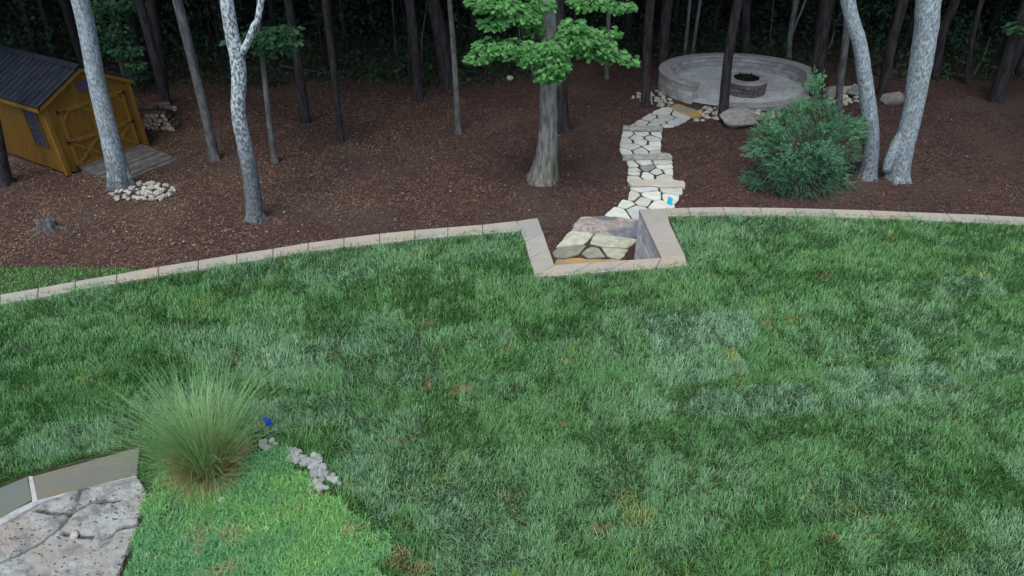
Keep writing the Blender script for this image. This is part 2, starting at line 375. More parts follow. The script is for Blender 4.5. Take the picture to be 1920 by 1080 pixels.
# ------------------------------------------------------------------ stone path
def clip(poly, a, b, c):     # keep a*x+b*y<=c
    out = []; n = len(poly)
    for i in range(n):
        p, q = poly[i], poly[(i + 1) % n]; dp = a * p[0] + b * p[1] - c; dq = a * q[0] + b * q[1] - c
        if dp <= 0: out.append(p)
        if dp * dq < 0: t = dp / (dp - dq); out.append((p[0] + (q[0] - p[0]) * t, p[1] + (q[1] - p[1]) * t))
    return out
def shrink(poly, d):
    n = len(poly); ar = sum(poly[i][0] * poly[(i + 1) % n][1] - poly[(i + 1) % n][0] * poly[i][1] for i in range(n))
    if ar < 0: poly = poly[::-1]
    out = poly
    for i in range(n):
        p, q = poly[i], poly[(i + 1) % n]; ex, ey = q[0] - p[0], q[1] - p[1]; l = math.hypot(ex, ey)
        if l < 1e-5: continue
        nx_, ny_ = ey / l, -ex / l      # outward for ccw
        out = clip(out, nx_, ny_, nx_ * p[0] + ny_ * p[1] - d)
        if len(out) < 3: return []
    return out
def rough_poly(poly, amp, rr=random):
    out = []; n = len(poly)
    for i in range(n):
        p, q = poly[i], poly[(i + 1) % n]; l = math.hypot(q[0] - p[0], q[1] - p[1]); k = max(1, int(l / .14))
        # rounded corner
        for j in range(k):
            t = (j + (min(.18 * k, .03 * k / (l + 1e-6)) if j == 0 else 0)) / k
            nx_, ny_ = (q[1] - p[1]) / (l + 1e-9), -(q[0] - p[0]) / (l + 1e-9); a = rr.uniform(-amp, amp)
            out.append((p[0] + (q[0] - p[0]) * t + nx_ * a, p[1] + (q[1] - p[1]) * t + ny_ * a))
    return out
def voro(cents, outline):
    res = []
    for i, c in enumerate(cents):
        poly = list(outline)
        for j, d in enumerate(cents):
            if i == j: continue
            a, b = d[0] - c[0], d[1] - c[1]; poly = clip(poly, a, b, (d[0] ** 2 + d[1] ** 2 - c[0] ** 2 - c[1] ** 2) / 2)
            if len(poly) < 3: break
        res.append(poly if len(poly) >= 3 else [])
    return res
c3 = lambda a, b: (1140 + a / 4.32, 170 + b / 4.32)
c5 = lambda a, b: (960 + a / 4.8, 320 + b / 4.8)
S3z, S2z, S1z, S0z, LDz = [G(1205, yy, .08).z for yy in (240, 293, 345)] + [-1.19, -1.12]
print('STEPZ', S3z, S2z, S1z)
secs = [
 (S3z, [(120, 300), (180, 275), (270, 220), (370, 165), (440, 135), (500, 130), (540, 150), (690, 215), (640, 250), (570, 285), (450, 325), (440, 300)],
  [(440, 170), (590, 190), (330, 218), (470, 222), (270, 262), (400, 250), (550, 255), (370, 282), (480, 298), (180, 290)], 'flag'),
 (S2z, [(110, 325), (445, 335), (440, 400), (435, 470), (440, 520), (120, 530), (100, 510), (88, 470), (90, 430), (105, 370)],
  [(150, 350), (275, 345), (405, 358), (235, 378), (140, 405), (355, 385), (262, 412), (385, 430), (190, 452), (365, 468), (135, 500), (262, 492), (400, 500)], 'flag'),
 (S1z, [(150, 565), (530, 565), (535, 640), (535, 735), (150, 750), (155, 650)],
  [(190, 600), (285, 580), (440, 580), (205, 642), (315, 628), (460, 612), (492, 655), (395, 660), (215, 672), (210, 705), (318, 688), (450, 700)], 'flag'),
 (S0z, [(175, 785), (615, 790), (610, 850), (575, 890), (545, 950), (300, 1060), (-60, 1060), (0, 965), (40, 945), (110, 885), (165, 822)],
  [(300, 790), (530, 815), (190, 860), (350, 850), (520, 865), (285, 893), (140, 920), (410, 930), (80, 985), (225, 970), (430, 1010)], 'flag'),
]
path = empty('path', (3.0, 17, GLOW), 0, kind='structure')
for si, (z, out, cen, mm) in enumerate(secs):
    O = [tuple(G(*c3(a, b), .04))[:2] for a, b in out]; Cn = [tuple(G(*c3(a, b), .04))[:2] for a, b in cen]
    for k, poly in enumerate(voro(Cn, O)):
        if not poly: continue
        s_ = shrink(poly, .022)
        if len(s_) < 3: continue
        t = random.uniform(.78, 1.06); mk = 'flag'; cc = (t, t * random.uniform(.98, 1.01), t * random.uniform(.88, 1.03))
        if si == 2 and k == 4: cc = (.42, .44, .45)
        if si == 0: cc = tuple(x * .8 for x in cc)
        mb = MB(); mb.prism(rough_poly(s_, .012), -.08, .055 + random.uniform(-.006, .006), cc, .012, .003); mb.v = [(v[0], v[1], v[2] + float(gz(v[0], v[1]))) for v in mb.v]; mb.build('flagstone', M[mk], path)
    bs = MB(); bs.prism(rough_poly(O, .01), -.1, .025, (.5, .5, .5), .01); bs.v = [(v[0], v[1], v[2] + float(gz(v[0], v[1]))) for v in bs.v]
    bs.build('joint_bed', M['mulch'], path)
lo = [(520, 545), (1125, 600), (1125, 650), (1130, 880), (800, 900), (380, 880), (350, 740), (400, 680)]
hand = [([(520, 542), (738, 562), (655, 655), (560, 660), (400, 687)], 1.25), ([(752, 566), (1120, 612), (1110, 640), (1045, 692), (860, 680), (702, 655)], 1.1), ([(402, 694), (520, 672), (662, 668), (610, 742), (500, 778), (385, 778), (360, 735)], .62),
        ([(622, 748), (705, 676), (770, 692), (848, 768), (700, 782)], .72), ([(800, 686), (1045, 705), (985, 792), (866, 768)], 1.05)]
lc = [(600, 600), (930, 635), (540, 700), (720, 725), (930, 720), (500, 800), (800, 810), (1060, 760)]
O = [tuple(P(*c5(a, b), LDz))[:2] for a, b in lo]; Cn = [tuple(P(*c5(a, b), LDz))[:2] for a, b in lc]
for pts_, t in hand:
    hx = sum(a for a, b in pts_) / len(pts_); hy = sum(b for a, b in pts_) / len(pts_); pts_ = [(hx + (a - hx) * 1.035, hy + (b - hy) * 1.035) for a, b in pts_]
    s_ = [tuple(P(*c5(a, b), LDz))[:2] for a, b in pts_]
    mb = MB(); mb.prism(rough_poly(s_, .012), LDz - .14, LDz, (t, t, t * .97), .012, .003); mb.build('flagstone', M['flag2'], path)
bs = MB(); bs.prism(O, LDz - .2, LDz - .04); bs.build('joint_bed', M['mulch'], path)
def slab(name, pts, conv, ztop, thick, m, label, amp=.035, steps=1):
    O = [tuple(P(*conv(a, b), ztop))[:2] for a, b in pts]
    cx = sum(p[0] for p in O) / len(O); cy = sum(p[1] for p in O) / len(O)
    e = MB(); e.prism(rough_poly(O, amp), ztop - thick, ztop, (1, 1, 1), .02, .006)
    o = e.build(name, m); me_ = o.data
    for v in me_.vertices: v.co -= Vector((cx, cy, ztop - thick))
    o.location = (cx, cy, ztop - thick); tag(o, label, 'stone step', 'stone slab steps along the flagstone path'); return o
slab('stone_step', [(118, 282), (230, 276), (340, 282), (448, 284), (450, 312), (118, 308)], c3, S3z, .24, M['slab'], 'rough grey slab step across the path, the one nearest the fire pit patio')
slab('stone_step', [(105, 510), (250, 512), (380, 506), (512, 505), (528, 545), (130, 545)], c3, S2z, .24, M['slab'], 'grey weathered slab step across the path between the tan step and the farthest one')
slab('stone_step', [(175, 722), (400, 712), (628, 725), (632, 775), (180, 760)], c3, S1z, .22, M['slabtan'], 'wide pale tan slab step sticking out to the right of the path')
slab('stone_step', [(603, 416), (830, 402), (1165, 438), (1130, 600), (800, 572), (528, 537)], c5, LDz + .012, .2, M['slabpurple'], 'purplish brown slab with jagged far edge on the path beyond the wall notch', .03)
slab('stone_step', [(385, 792), (600, 788), (975, 797), (960, 880), (400, 880)], c5, LDz + .03, .2, M['slabgold'], 'golden yellow stone edge just behind the cap stones at the bottom of the notch')

# ------------------------------------------------------------------ fire pit patio
PZ = -.78; SEAT = .50
Lp = P(1249, 150, PZ + SEAT); Rp = P(1552, 152, PZ + SEAT)
pit_base = P(1397, 168, PZ)
CX = (Lp.x + Rp.x) / 2; RO = (Rp.x - Lp.x) / 2
backp = P(1400, 100, PZ + SEAT); CY = backp.y - RO
print('PATIO', CX, CY, RO, pit_base, 'pitY')
nearp = P(1440, 197, PZ + .05); RY = (backp.y - nearp.y) / 2 + .06; CY = (backp.y + nearp.y) / 2; KY = RY / RO
def onoval(x, y): return np.hypot(x - CX, (y - CY) / KY)
def oval(mb): mb.v = [(v[0], CY + (v[1] - CY) * KY, v[2]) for v in mb.v]
RI = RO - .36
pt = MB(); pt.prism([(CX + RO * .96 * math.cos(a * .1), CY + RO * .96 * math.sin(a * .1)) for a in range(63)], PZ - .55, PZ - .012)
patio = empty('patio', (CX, CY, PZ), 0, kind='structure')
oval(pt); pt.build('patio_base', M['darkblock'], patio)
pv = MB(); r0 = .0
k = 0
while r0 < RO - .06:
    r1 = min(r0 + .235, RO - .03); n = max(6, int(2 * math.pi * (r0 + .12) / .30)); off = random.random()
    for i in range(n):
        a0 = 2 * math.pi * (i + off) / n; a1 = 2 * math.pi * (i + 1 + off) / n; g_ = .004 / max(r1, .1); s_ = random.uniform(.88, 1.1)
        pts_ = [((r0 + .004) * math.cos(a0 + g_), (r0 + .004) * math.sin(a0 + g_)), ((r1 - .004) * math.cos(a0 + g_), (r1 - .004) * math.sin(a0 + g_)),
                ((r1 - .004) * math.cos((a0 + a1) / 2), (r1 - .004) * math.sin((a0 + a1) / 2)),
                ((r1 - .004) * math.cos(a1 - g_), (r1 - .004) * math.sin(a1 - g_)), ((r0 + .004) * math.cos(a1 - g_), (r0 + .004) * math.sin(a1 - g_))]
        pv.prism([(CX + x, CY + y) for x, y in pts_], PZ - .03, PZ, (s_, s_, s_), .003)
    r0 = r1
oval(pv); pv.build('pavers', M['paver'], patio)
def ang_of(px, py, z=PZ):
    p = P(px, py, z); return math.atan2((p.y - CY) / KY, p.x - CX)
def arc_wall(parent, a0, a1, ztop, r_in, r_out, zbot, m_block, m_cap, capover=.03, rows=3, blk=.3, capw=.3):
    fm = MB(); n = max(3, int((a1 - a0) * r_out / blk)); h = (ztop - .07 - zbot) / rows
    def seg(r0, r1, b0, b1, z0, z1, c, bev=.01):
        mm = MB(); ns = 2; poly = [(CXX + r1 * math.cos(b0 + (b1 - b0) * i / ns), CYY + r1 * math.sin(b0 + (b1 - b0) * i / ns)) for i in range(ns + 1)] + \
            [(CXX + r0 * math.cos(b1 + (b0 - b1) * i / ns), CYY + r0 * math.sin(b1 + (b0 - b1) * i / ns)) for i in range(ns + 1)]
        return poly
    for r_ in range(rows):
        o = (r_ % 2) * .5
        for i in range(-1, n):
            b0 = max(a0, a0 + (a1 - a0) * (i + o) / n + .004 / r_out); b1 = min(a1, a0 + (a1 - a0) * (i + 1 + o) / n - .004 / r_out)
            if b1 - b0 < .01: continue
            s_ = random.uniform(.75, 1.2); j = random.uniform(-.008, .008)
            fm.prism(seg(r_in + j, r_out + j, b0, b1, 0, 0, 0), zbot + r_ * h, zbot + (r_ + 1) * h - .014, (s_, s_, s_ * 1.02), .008)
    if parent is not fp: oval(fm)
    fm.build('wall_block', m_block, parent)
    cm = MB(); n = max(3, int((a1 - a0) * r_out / capw))
    for i in range(n):
        b0 = a0 + (a1 - a0) * i / n + .003 / r_out; b1 = a0 + (a1 - a0) * (i + 1) / n - .003 / r_out; s_ = random.uniform(.9, 1.1)
        cm.prism(seg(r_in - capover, r_out + capover, b0, b1, 0, 0, 0), ztop - .068, ztop, (s_, s_, s_), .008)
    if parent is not fp: oval(cm)
    cm.build('cap', m_cap, parent)
CXX, CYY = CX, CY; fp = None
aL = ang_of(1296, 189); aE = ang_of(1555, 160, PZ + .3)
aL = aL + 2 * math.pi if aL < 0 else aL
print('ANG', math.degrees(aL), math.degrees(aE))
sw = empty('seat_wall', (CX, CY + RY, PZ), 0, 'tall curved grey block seat wall with caps round the back of the fire pit patio', 'seat wall')
arc_wall(sw, R(-12), aL, PZ + SEAT, RO - .33, RO, PZ - .45, M['wallblock'], M['graycap'], rows=6)
lw = empty('low_wall', (CX, CY - RY, PZ - .4), 0, 'low curved block wall edging the near side of the patio beside the path', 'low wall')
aN = ang_of(1338, 206); aN = aN + 2 * math.pi if aN < 0 else aN
print('aN', math.degrees(aN))
arc_wall(lw, aN, R(348) - .01, PZ + .05, RO - .30, RO, PZ - .5, M['wallblock'], M['graycap'], rows=3)
# threshold slab between path and patio
slab('stone_step', [(500, 128), (545, 100), (780, 172), (735, 208), (620, 182)], c3, G(1290, 205).z + .07, .15, M['slabgoldgrey'], 'grey and golden threshold stone between the path and the patio opening')
# fire pit
FP = P(1395, 172, PZ); RP = 38.5 / PXM(P(1400, 160, PZ + .35))
fp = empty('fire_pit', (FP.x, FP.y, PZ), 0, 'round block fire pit with dark metal ring standing on the round patio', 'fire pit')
CXX, CYY = FP.x, FP.y
arc_wall(fp, 0, 2 * math.pi - .0001, PZ + .46, RP - .26, RP, PZ + .004, M['darkblock'], M['graycap'], .015, 3, .24, .28)
rg = MB(); n = 40; ri = RP - .285
for i in range(n):
    a0, a1 = 2 * math.pi * i / n, 2 * math.pi * (i + 1) / n
    for (ra, za, rb, zb) in ((ri + .03, PZ + .475, ri - .012, PZ + .475), (ri - .012, PZ + .475, ri - .012, PZ + .05), (ri + .03, PZ + .463, ri + .03, PZ + .475)):
        rg.add([(FP.x + ra * math.cos(a0), FP.y + ra * math.sin(a0), za), (FP.x + ra * math.cos(a1), FP.y + ra * math.sin(a1), za),
                (FP.x + rb * math.cos(a1), FP.y + rb * math.sin(a1), zb), (FP.x + rb * math.cos(a0), FP.y + rb * math.sin(a0), zb)], [[0, 1, 2, 3]])
for a in (.9, 1.9, 2.9, 4.0, 5.1, 6.0):
    rg.tube([(FP.x + ri * math.cos(a), FP.y + ri * math.sin(a), PZ + .46), (FP.x + ri * math.cos(a), FP.y + ri * math.sin(a), PZ + .53)], [.022, .022], 6)
rg.build('metal_ring', M['iron'], fp)
am = MB(); am.prism([(FP.x + (ri - .02) * math.cos(a * .3), FP.y + (ri - .02) * math.sin(a * .3)) for a in range(21)], PZ + .01, PZ + .1); am.build('ash_bed', M['ash'], fp)

# ------------------------------------------------------------------ stones
def rock_mesh(name, m, seed, sub=2, rough=.25, flat=.6, cuts=5):
    rr = random.Random(seed); bm = bmesh.new(); bmesh.ops.create_icosphere(bm, subdivisions=sub, radius=1)
    pl_ = [(Vector((rr.uniform(-1, 1), rr.uniform(-1, 1), rr.uniform(-1, 1))).normalized(), rr.uniform(.55, .85)) for _ in range(cuts)]
    for v in bm.verts:
        for n_, d in pl_:
            k = v.co.dot(n_)
            if k > d: v.co -= n_ * (k - d)
        v.co *= 1 + rr.uniform(-rough, rough) * .25
        v.co.z *= flat
    me = bpy.data.meshes.new(name); bm.to_mesh(me); bm.free(); me.materials.append(m)
    a = me.color_attributes.new('Col', 'FLOAT_COLOR', 'CORNER'); t = rr.uniform(.75, 1.15); arr = np.ones((len(me.loops), 4), np.float32); arr[:, 0] = t * rr.uniform(.97, 1.05); arr[:, 1] = t; arr[:, 2] = t * rr.uniform(.88, 1.0)
    a.data.foreach_set('color', arr.ravel()); return me
cob = [rock_mesh('cobble', M['cobble'], i, 2, .3, .6, 6) for i in range(12)]
M['quartz'] = mat('whitish_rubble', (.48, .49, .46), .85, .5, 20, (.33, .325, .29), 7)
rub = [rock_mesh('cobble', M['quartz'], 70 + i, 1, .9, .75, 3) for i in range(8)]
def place_rock(me, p, s, name, label, cat, group=None, rz=None, sc=None):
    o = bpy.data.objects.new(name, me); COL.objects.link(o); o.location = p; o.rotation_euler = (random.uniform(-.3, .3), random.uniform(-.3, .3), random.uniform(0, 6.28) if rz is None else rz)
    o.scale = sc or (s * random.uniform(.9, 1.4), s * random.uniform(.8, 1.1), s * random.uniform(.8, 1.1)); return tag(o, label, cat, group)
def cobbles(poly, spacing, s, label, group, zoff=0.0, kinds=None):
    W_ = [G(a, b) for a, b in poly]; xy = [(p.x, p.y) for p in W_]
    x0, x1 = min(p[0] for p in xy), max(p[0] for p in xy); y0, y1 = min(p[1] for p in xy), max(p[1] for p in xy)
    x = x0; n = 0
    while x < x1:
        y = y0
        while y < y1:
            X, Y = x + random.uniform(-.5, .5) * spacing, y + random.uniform(-.5, .5) * spacing
            if inpoly(np.array(X), np.array(Y), xy) and not (onoval(X, Y) < RO + .1):
                place_rock(random.choice(kinds or cob), (X, Y, float(gz(X, Y)) + s * .35 + zoff), s * random.uniform(.75, 1.3), 'cobble', label, 'stone', group); n += 1
            y += spacing
        x += spacing
    return n
n1 = cobbles([(1184, 183), (1205, 172), (1246, 172), (1262, 190), (1275, 199), (1252, 206), (1240, 200), (1215, 196), (1200, 194)], .19, .085, 'pale cobble in the bed between the seat wall end and the path', 'cobbles left of the patio')
n2 = cobbles([(1296, 218), (1318, 204), (1352, 196), (1352, 215), (1340, 226), (1302, 234)], .18, .09, 'pale cobble beside the patio threshold, left of the flat boulder', 'cobbles beside the threshold')
n3 = cobbles([(1340, 206), (1400, 200), (1460, 196), (1530, 190), (1550, 205), (1500, 216), (1440, 224), (1400, 228), (1345, 224)], .17, .09, 'pale cobble along the outside of the low patio wall behind the juniper', 'cobbles along the low wall')
n4 = cobbles([(1540, 170), (1580, 165), (1622, 168), (1630, 192), (1590, 200), (1545, 200)], .24, .12, 'tan cobble in the stone bed between the patio and the pale leaning trees', 'cobbles right of the patio')
n5 = cobbles([(204, 362), (235, 350), (280, 346), (325, 350), (334, 362), (310, 378), (250, 381), (215, 376)], .15, .075, 'whitish stone in the pile at the foot of the leaning tree by the ramp', 'white stones at the tree foot', .02, rub)
print('COBBLES', n1, n2, n3, n4, n5)
def boulder(px, py, w, d, h, seed, label, rz=0, m='boulder', cat='boulder', name='boulder'):
    p = G(px, py); me = rock_mesh(name, M[m], seed, 4, .12, 1.0, 9)
    o = place_rock(me, (p.x, p.y, p.z + h * .3), 1, name, label, cat, None, rz, (w / 2, d / 2, h / 2)); o.rotation_euler = (0, 0, rz); return o
boulder(1386, 233, 1.35, .8, .62, 3, 'large flat grey boulder in front of the low patio wall beside the dark pine', .15)
boulder(1667, 193, .85, .55, .5, 12, 'rounded grey boulder on the mulch between the two pale leaning trunks', 0)
boulder(1600, 180, .8, .6, .5, 14, 'tan boulder between the grey slim trunk and the pale leaning trunk', .5)
boulder(1560, 182, .6, .5, .45, 15, 'mossy boulder under the end of the seat wall right of the patio', .2)
boulder(955, 150, .3, .2, .2, 16, 'small white rock at the edge of the dark woods left of the big oak', 0, 'cobble', 'rock', 'rock')
boulder(516, 146, .13, .13, .13, 17, 'tiny white stone far back beside the small leafy tree', 0, 'cobble', 'rock', 'rock')
# lichen rocks edging the ground cover
EM = [rock_mesh('edging_rock', M['lichen'], 40 + i, 3, .9, .8, 3) for i in range(8)]
for (px, py), sp, k_ in (((500, 838), 12, 9), ((552, 858), 10, 12), ((585, 872), 13, 20), ((598, 895), 14, 16), ((600, 915), 14, 12), ((622, 905), 9, 8), ((570, 868), 10, 8)):
    for j in range(k_):
        p = P(px + random.gauss(0, sp * .7), py + random.gauss(0, sp * .55), 0)
        place_rock(random.choice(EM), (p.x, p.y, .07), random.uniform(.022, .05), 'edging_rock', 'crusty pale rock in the ragged row edging the bright ground cover', 'rock', 'rocks edging the ground cover')

# ------------------------------------------------------------------ shed
A = P(129, 331, GLOW); B = P(278, 274, GLOW)
ax = Vector((B.x - A.x, B.y - A.y, 0)); SW = ax.length; rz = math.atan2(ax.y, ax.x)
SL = 3.7; EV = 1.98; PK = EV + .62
shed = empty('shed', (A.x, A.y, GLOW), rz, 'amber stained wooden garden shed with dark ribbed metal roof and double doors', 'shed')
# local frame: x along the front (A->B), y into the shed, front plane y=0
print('SHED', SW, A)
w = MB(); t = .03
def siding(mb, x0, x1, z0, ztop, y, side=None):
    n = int((x1 - x0) / .2); 
    for i in range(n):
        a = x0 + (x1 - x0) * i / n; b = x0 + (x1 - x0) * (i + 1) / n
        mb.append((a, b))
    return mb
for i in range(12):     # front and back gable: vertical boards
    a = SW * i / 12 + .002; b = SW * (i + 1) / 12 - .004; s_ = random.uniform(.92, 1.08)
    for y0, y1 in ((0, .04), (SL - .04, SL)):
        za = EV + (PK - EV) * (1 - abs(a - SW / 2) / (SW / 2)); zb = EV + (PK - EV) * (1 - abs(b - SW / 2) / (SW / 2))
        w.add([(a, y0, .08), (b, y0, .08), (b, y1, .08), (a, y1, .08), (a, y0, za), (b, y0, zb), (b, y1, zb), (a, y1, za)],
              [[3, 2, 1, 0], [4, 5, 6, 7], [0, 1, 5, 4], [1, 2, 6, 5], [2, 3, 7, 6], [3, 0, 4, 7]], (s_, s_, s_))
n = 18
for i in range(n):
    a = .045 + (SL - .09) * i / n + .002; b = .045 + (SL - .09) * (i + 1) / n - .004; s_ = random.uniform(.9, 1.06)
    w.box((0, a, .08), (.04, b, EV), (s_, s_, s_)); w.box((SW - .04, a, .08), (SW, b, EV), (s_, s_, s_))
w.box((.05, .05, .06), (SW - .05, SL - .05, .12), (.3, .3, .3))
w.build('wall', M['shedwall'], shed, local=True)
tr = MB()
for x0, x1, y0, y1 in ((-.025, .09, -.025, -.002), (SW - .09, SW + .025, -.025, -.002), (-.025, -.002, -.002, .1), (SW + .002, SW + .025, -.002, .1)):
    tr.box((x0, y0, .03), (x1, y1, EV - .0))
tr.box((-.025, -.025, .0), (SW + .025, -.006, .09)) if False else None
for sgn in (0, 1):     # gable fascia
    x0, x1 = (0 - .1, SW / 2) if sgn == 0 else (SW / 2, SW + .1)
    sl_ = (PK - EV) / (SW / 2); za = EV - .1 * sl_ if sgn == 0 else PK; zb = PK if sgn == 0 else EV - .1 * sl_
    tr.add([(x0, -.085, za - .11), (x1, -.085, zb - .11), (x1, -.06, zb - .11), (x0, -.06, za - .11), (x0, -.085, za - .005), (x1, -.085, zb - .005), (x1, -.06, zb - .005), (x0, -.06, za - .005)],
           [[3, 2, 1, 0], [4, 5, 6, 7], [0, 1, 5, 4], [1, 2, 6, 5], [2, 3, 7, 6], [3, 0, 4, 7]], (1.0, 1, 1))
tr.build('corner_trim', M['shedtrim'], shed, local=True)
rf = MB(); sl_ = (PK - EV) / (SW / 2); ov = .16
for sgn in (-1, 1):
    def rp(u, y, h):   # u = distance from ridge along horizontal
        return (SW / 2 + sgn * u, y, PK + .02 - u * sl_ + h)
    U = SW / 2 + ov; y0, y1 = -.1, SL + .1
    vs = [rp(0, y0, 0), rp(U, y0, 0), rp(U, y1, 0), rp(0, y1, 0), rp(0, y0, .03), rp(U, y0, .03), rp(U, y1, .03), rp(0, y1, .03)]
    rf.add(vs, [[0, 1, 2, 3], [4, 5, 6, 7], [0, 1, 5, 4], [1, 2, 6, 5], [2, 3, 7, 6]])
    k = 0; y = y0 + .03
    while y < y1:
        big = k % 1 == 0; h = .055
        vs = [rp(.02, y, .028), rp(U - .005, y, .028), rp(U - .005, y + .035, .028), rp(.02, y + .035, .028), rp(.02, y + .008, h), rp(U - .005, y + .008, h), rp(U - .005, y + .027, h), rp(.02, y + .027, h)]
        rf.add(vs, [[4, 5, 6, 7], [0, 1, 5, 4], [1, 2, 6, 5], [2, 3, 7, 6], [3, 0, 4, 7]], (2.6, 2.6, 2.6)); y += .24; k += 1
roof = rf.build('roof', M['shedroof'], shed, local=True)
rc = MB()
for sgn in (-1, 1):
    vs = [(SW / 2, -.12, PK + .09), (SW / 2 + sgn * .16, -.12, PK + .09 - .16 * sl_), (SW / 2 + sgn * .16, SL + .12, PK + .09 - .16 * sl_), (SW / 2, SL + .12, PK + .09)]
    rc.add(vs, [[0, 1, 2, 3]], (1.2, 1.2, 1.2))
rc.build('ridge_cap', M['shedroof'], roof, local=True)
# doors: two leaves, horizontal rails, X braces below, chamfered panel above
dx0, dx1, dz0, dz1 = .30, SW - .26, .13, 1.72
for li, (a, b) in enumerate(((dx0, (dx0 + dx1) / 2 - .004), ((dx0 + dx1) / 2 + .004, dx1))):
    d = MB(); nb = 5
    for i in range(nb):
        s_ = random.uniform(.94, 1.06); d.box((a + (b - a) * i / nb + .002, -.03, dz0), (a + (b - a) * (i + 1) / nb - .002, -.004, dz1), (s_, s_, s_))
    door = d.build('door', M['shedwall'], shed, local=True)
    q = MB(); y0, y1 = -.052, -.031
    for za, zb in ((dz0, dz0 + .09), (.80, .90), (dz1 - .09, dz1)): q.box((a, y0, za), (b, y1, zb))
    for xa, xb in ((a, a + .08), (b - .08, b)):
        q.box((xa, y0 + .002, dz0 + .092), (xb, y1, .798)); q.box((xa, y0 + .002, .902), (xb, y1, dz1 - .092))
    def diag(x0, z0, x1, z1, yy, wd=.07):
        L_ = math.hypot(x1 - x0, z1 - z0); nx_, nz_ = -(z1 - z0) / L_ * wd / 2, (x1 - x0) / L_ * wd / 2
        q.add([(x0 + nx_, yy, z0 + nz_), (x1 + nx_, yy, z1 + nz_), (x1 - nx_, yy, z1 - nz_), (x0 - nx_, yy, z0 - nz_)] + [(x0 + nx_, y1, z0 + nz_), (x1 + nx_, y1, z1 + nz_), (x1 - nx_, y1, z1 - nz_), (x0 - nx_, y1, z0 - nz_)],
              [[0, 1, 2, 3], [0, 1, 5, 4], [1, 2, 6, 5], [2, 3, 7, 6], [3, 0, 4, 7]])
    diag(a + .09, dz0 + .1, b - .09, .79, y0 + .004); diag(a + .09, .79, b - .09, dz0 + .1, y0 + .007)
    diag(a + .08, dz1 - .28, a + .26, dz1 - .1, y0 + .004); diag(b - .26, dz1 - .1, b - .08, dz1 - .28, y0 + .004)
    q.build('brace', M['shedtrim'], door, local=True)
    xh = a if li == 0 else b; sg = 1 if li == 0 else -1
    for zh in (dz1 - .045, .85, dz0 + .04):
        h = MB(); h.box((min(xh - sg * .04, xh + sg * .2), -.062, zh - .012), (max(xh - sg * .04, xh + sg * .2), -.053, zh + .012)); h.box((min(xh - sg * .05, xh + sg * .02), -.064, zh - .05), (max(xh - sg * .05, xh + sg * .02), -.054, zh + .05))
        h.build('hinge', M['iron'], door, local=True)
vt = MB(); vt.box((SW / 2 - .2, -.03, EV + .02), (SW / 2 + .16, -.004, EV + .28)); vt.build('vent', M['ventm'], shed, local=True)
# window in the left wall (x=0 side), near the front
wf = MB(); wy0, wy1, wz0, wz1 = .42, .98, .75, 1.68
for y0, y1, z0, z1 in ((wy0 - .05, wy0, wz0 - .05, wz1 + .05), (wy1, wy1 + .05, wz0 - .05, wz1 + .05), (wy0, wy1, wz0 - .05, wz0), (wy0, wy1, wz1, wz1 + .05), (wy0, wy1, (wz0 + wz1) / 2 - .015, (wz0 + wz1) / 2 + .015)):
    wf.box((-.03, y0, z0), (-.002, y1, z1), (.5, .5, .6))
wo = wf.build('window', M['shedtrim'], shed, local=True)
wp = MB(); wp.box((-.012, wy0, wz0), (-.004, wy1, wz1)); wp.build('pane', M['glass'], wo, local=True)
# eave fascia board
ef = MB(); ef.box((-ov + .01, -.06, EV - ov * sl_ - .11), (-ov + .03, SL + .06, EV - ov * sl_ - .0)); ef.build('fascia', M['shedtrim'], shed, local=True)
# skids
sk = MB()
for x in (.3, SW - .3): sk.box((x - .06, .02, -.05), (x + .06, SL - .02, .079), (.5, .5, .5))
sk.build('skid', M['deck'], shed, local=True)
# ramp
ra = empty('ramp', (A.x, A.y, GLOW), rz, 'weathered grey plank ramp sloping up to the shed doors', 'ramp')
rm = MB(); x0, x1 = .30, SW - .22; n = 14; RL = 1.55
for i in range(n):
    u0 = i / n; u1 = (i + 1) / n - .011; ya, yb = -.07 - RL * u0, -.07 - RL * u1; za, zb = .14 * (1 - u0) + .03, .14 * (1 - u1) + .03; s_ = random.uniform(.6, 1.3)
    c = (s_, s_, s_ * .97)
    rm.add([(x0, ya, za - .035), (x1, ya, za - .035), (x1, yb, zb - .035), (x0, yb, zb - .035), (x0, ya, za), (x1, ya, za), (x1, yb, zb), (x0, yb, zb)],
           [[0, 1, 2, 3], [7, 6, 5, 4], [4, 5, 1, 0], [5, 6, 2, 1], [6, 7, 3, 2], [7, 4, 0, 3]], c)
rm.build('deck_boards', M['deck'], ra, local=True)
st = MB()
for x in (x0 + .05, (x0 + x1) / 2, x1 - .05):
    st.add([(x - .02, -.07, -.05), (x + .02, -.07, -.05), (x + .02, -.07 - RL, -.05), (x - .02, -.07 - RL, -.05), (x - .02, -.07, .134), (x + .02, -.07, .134), (x + .02, -.07 - RL, -.006), (x - .02, -.07 - RL, -.006)],
           [[0, 1, 2, 3], [7, 6, 5, 4], [4, 5, 1, 0], [5, 6, 2, 1], [6, 7, 3, 2], [7, 4, 0, 3]])
st.build('stringer', M['deck'], ra, local=True)

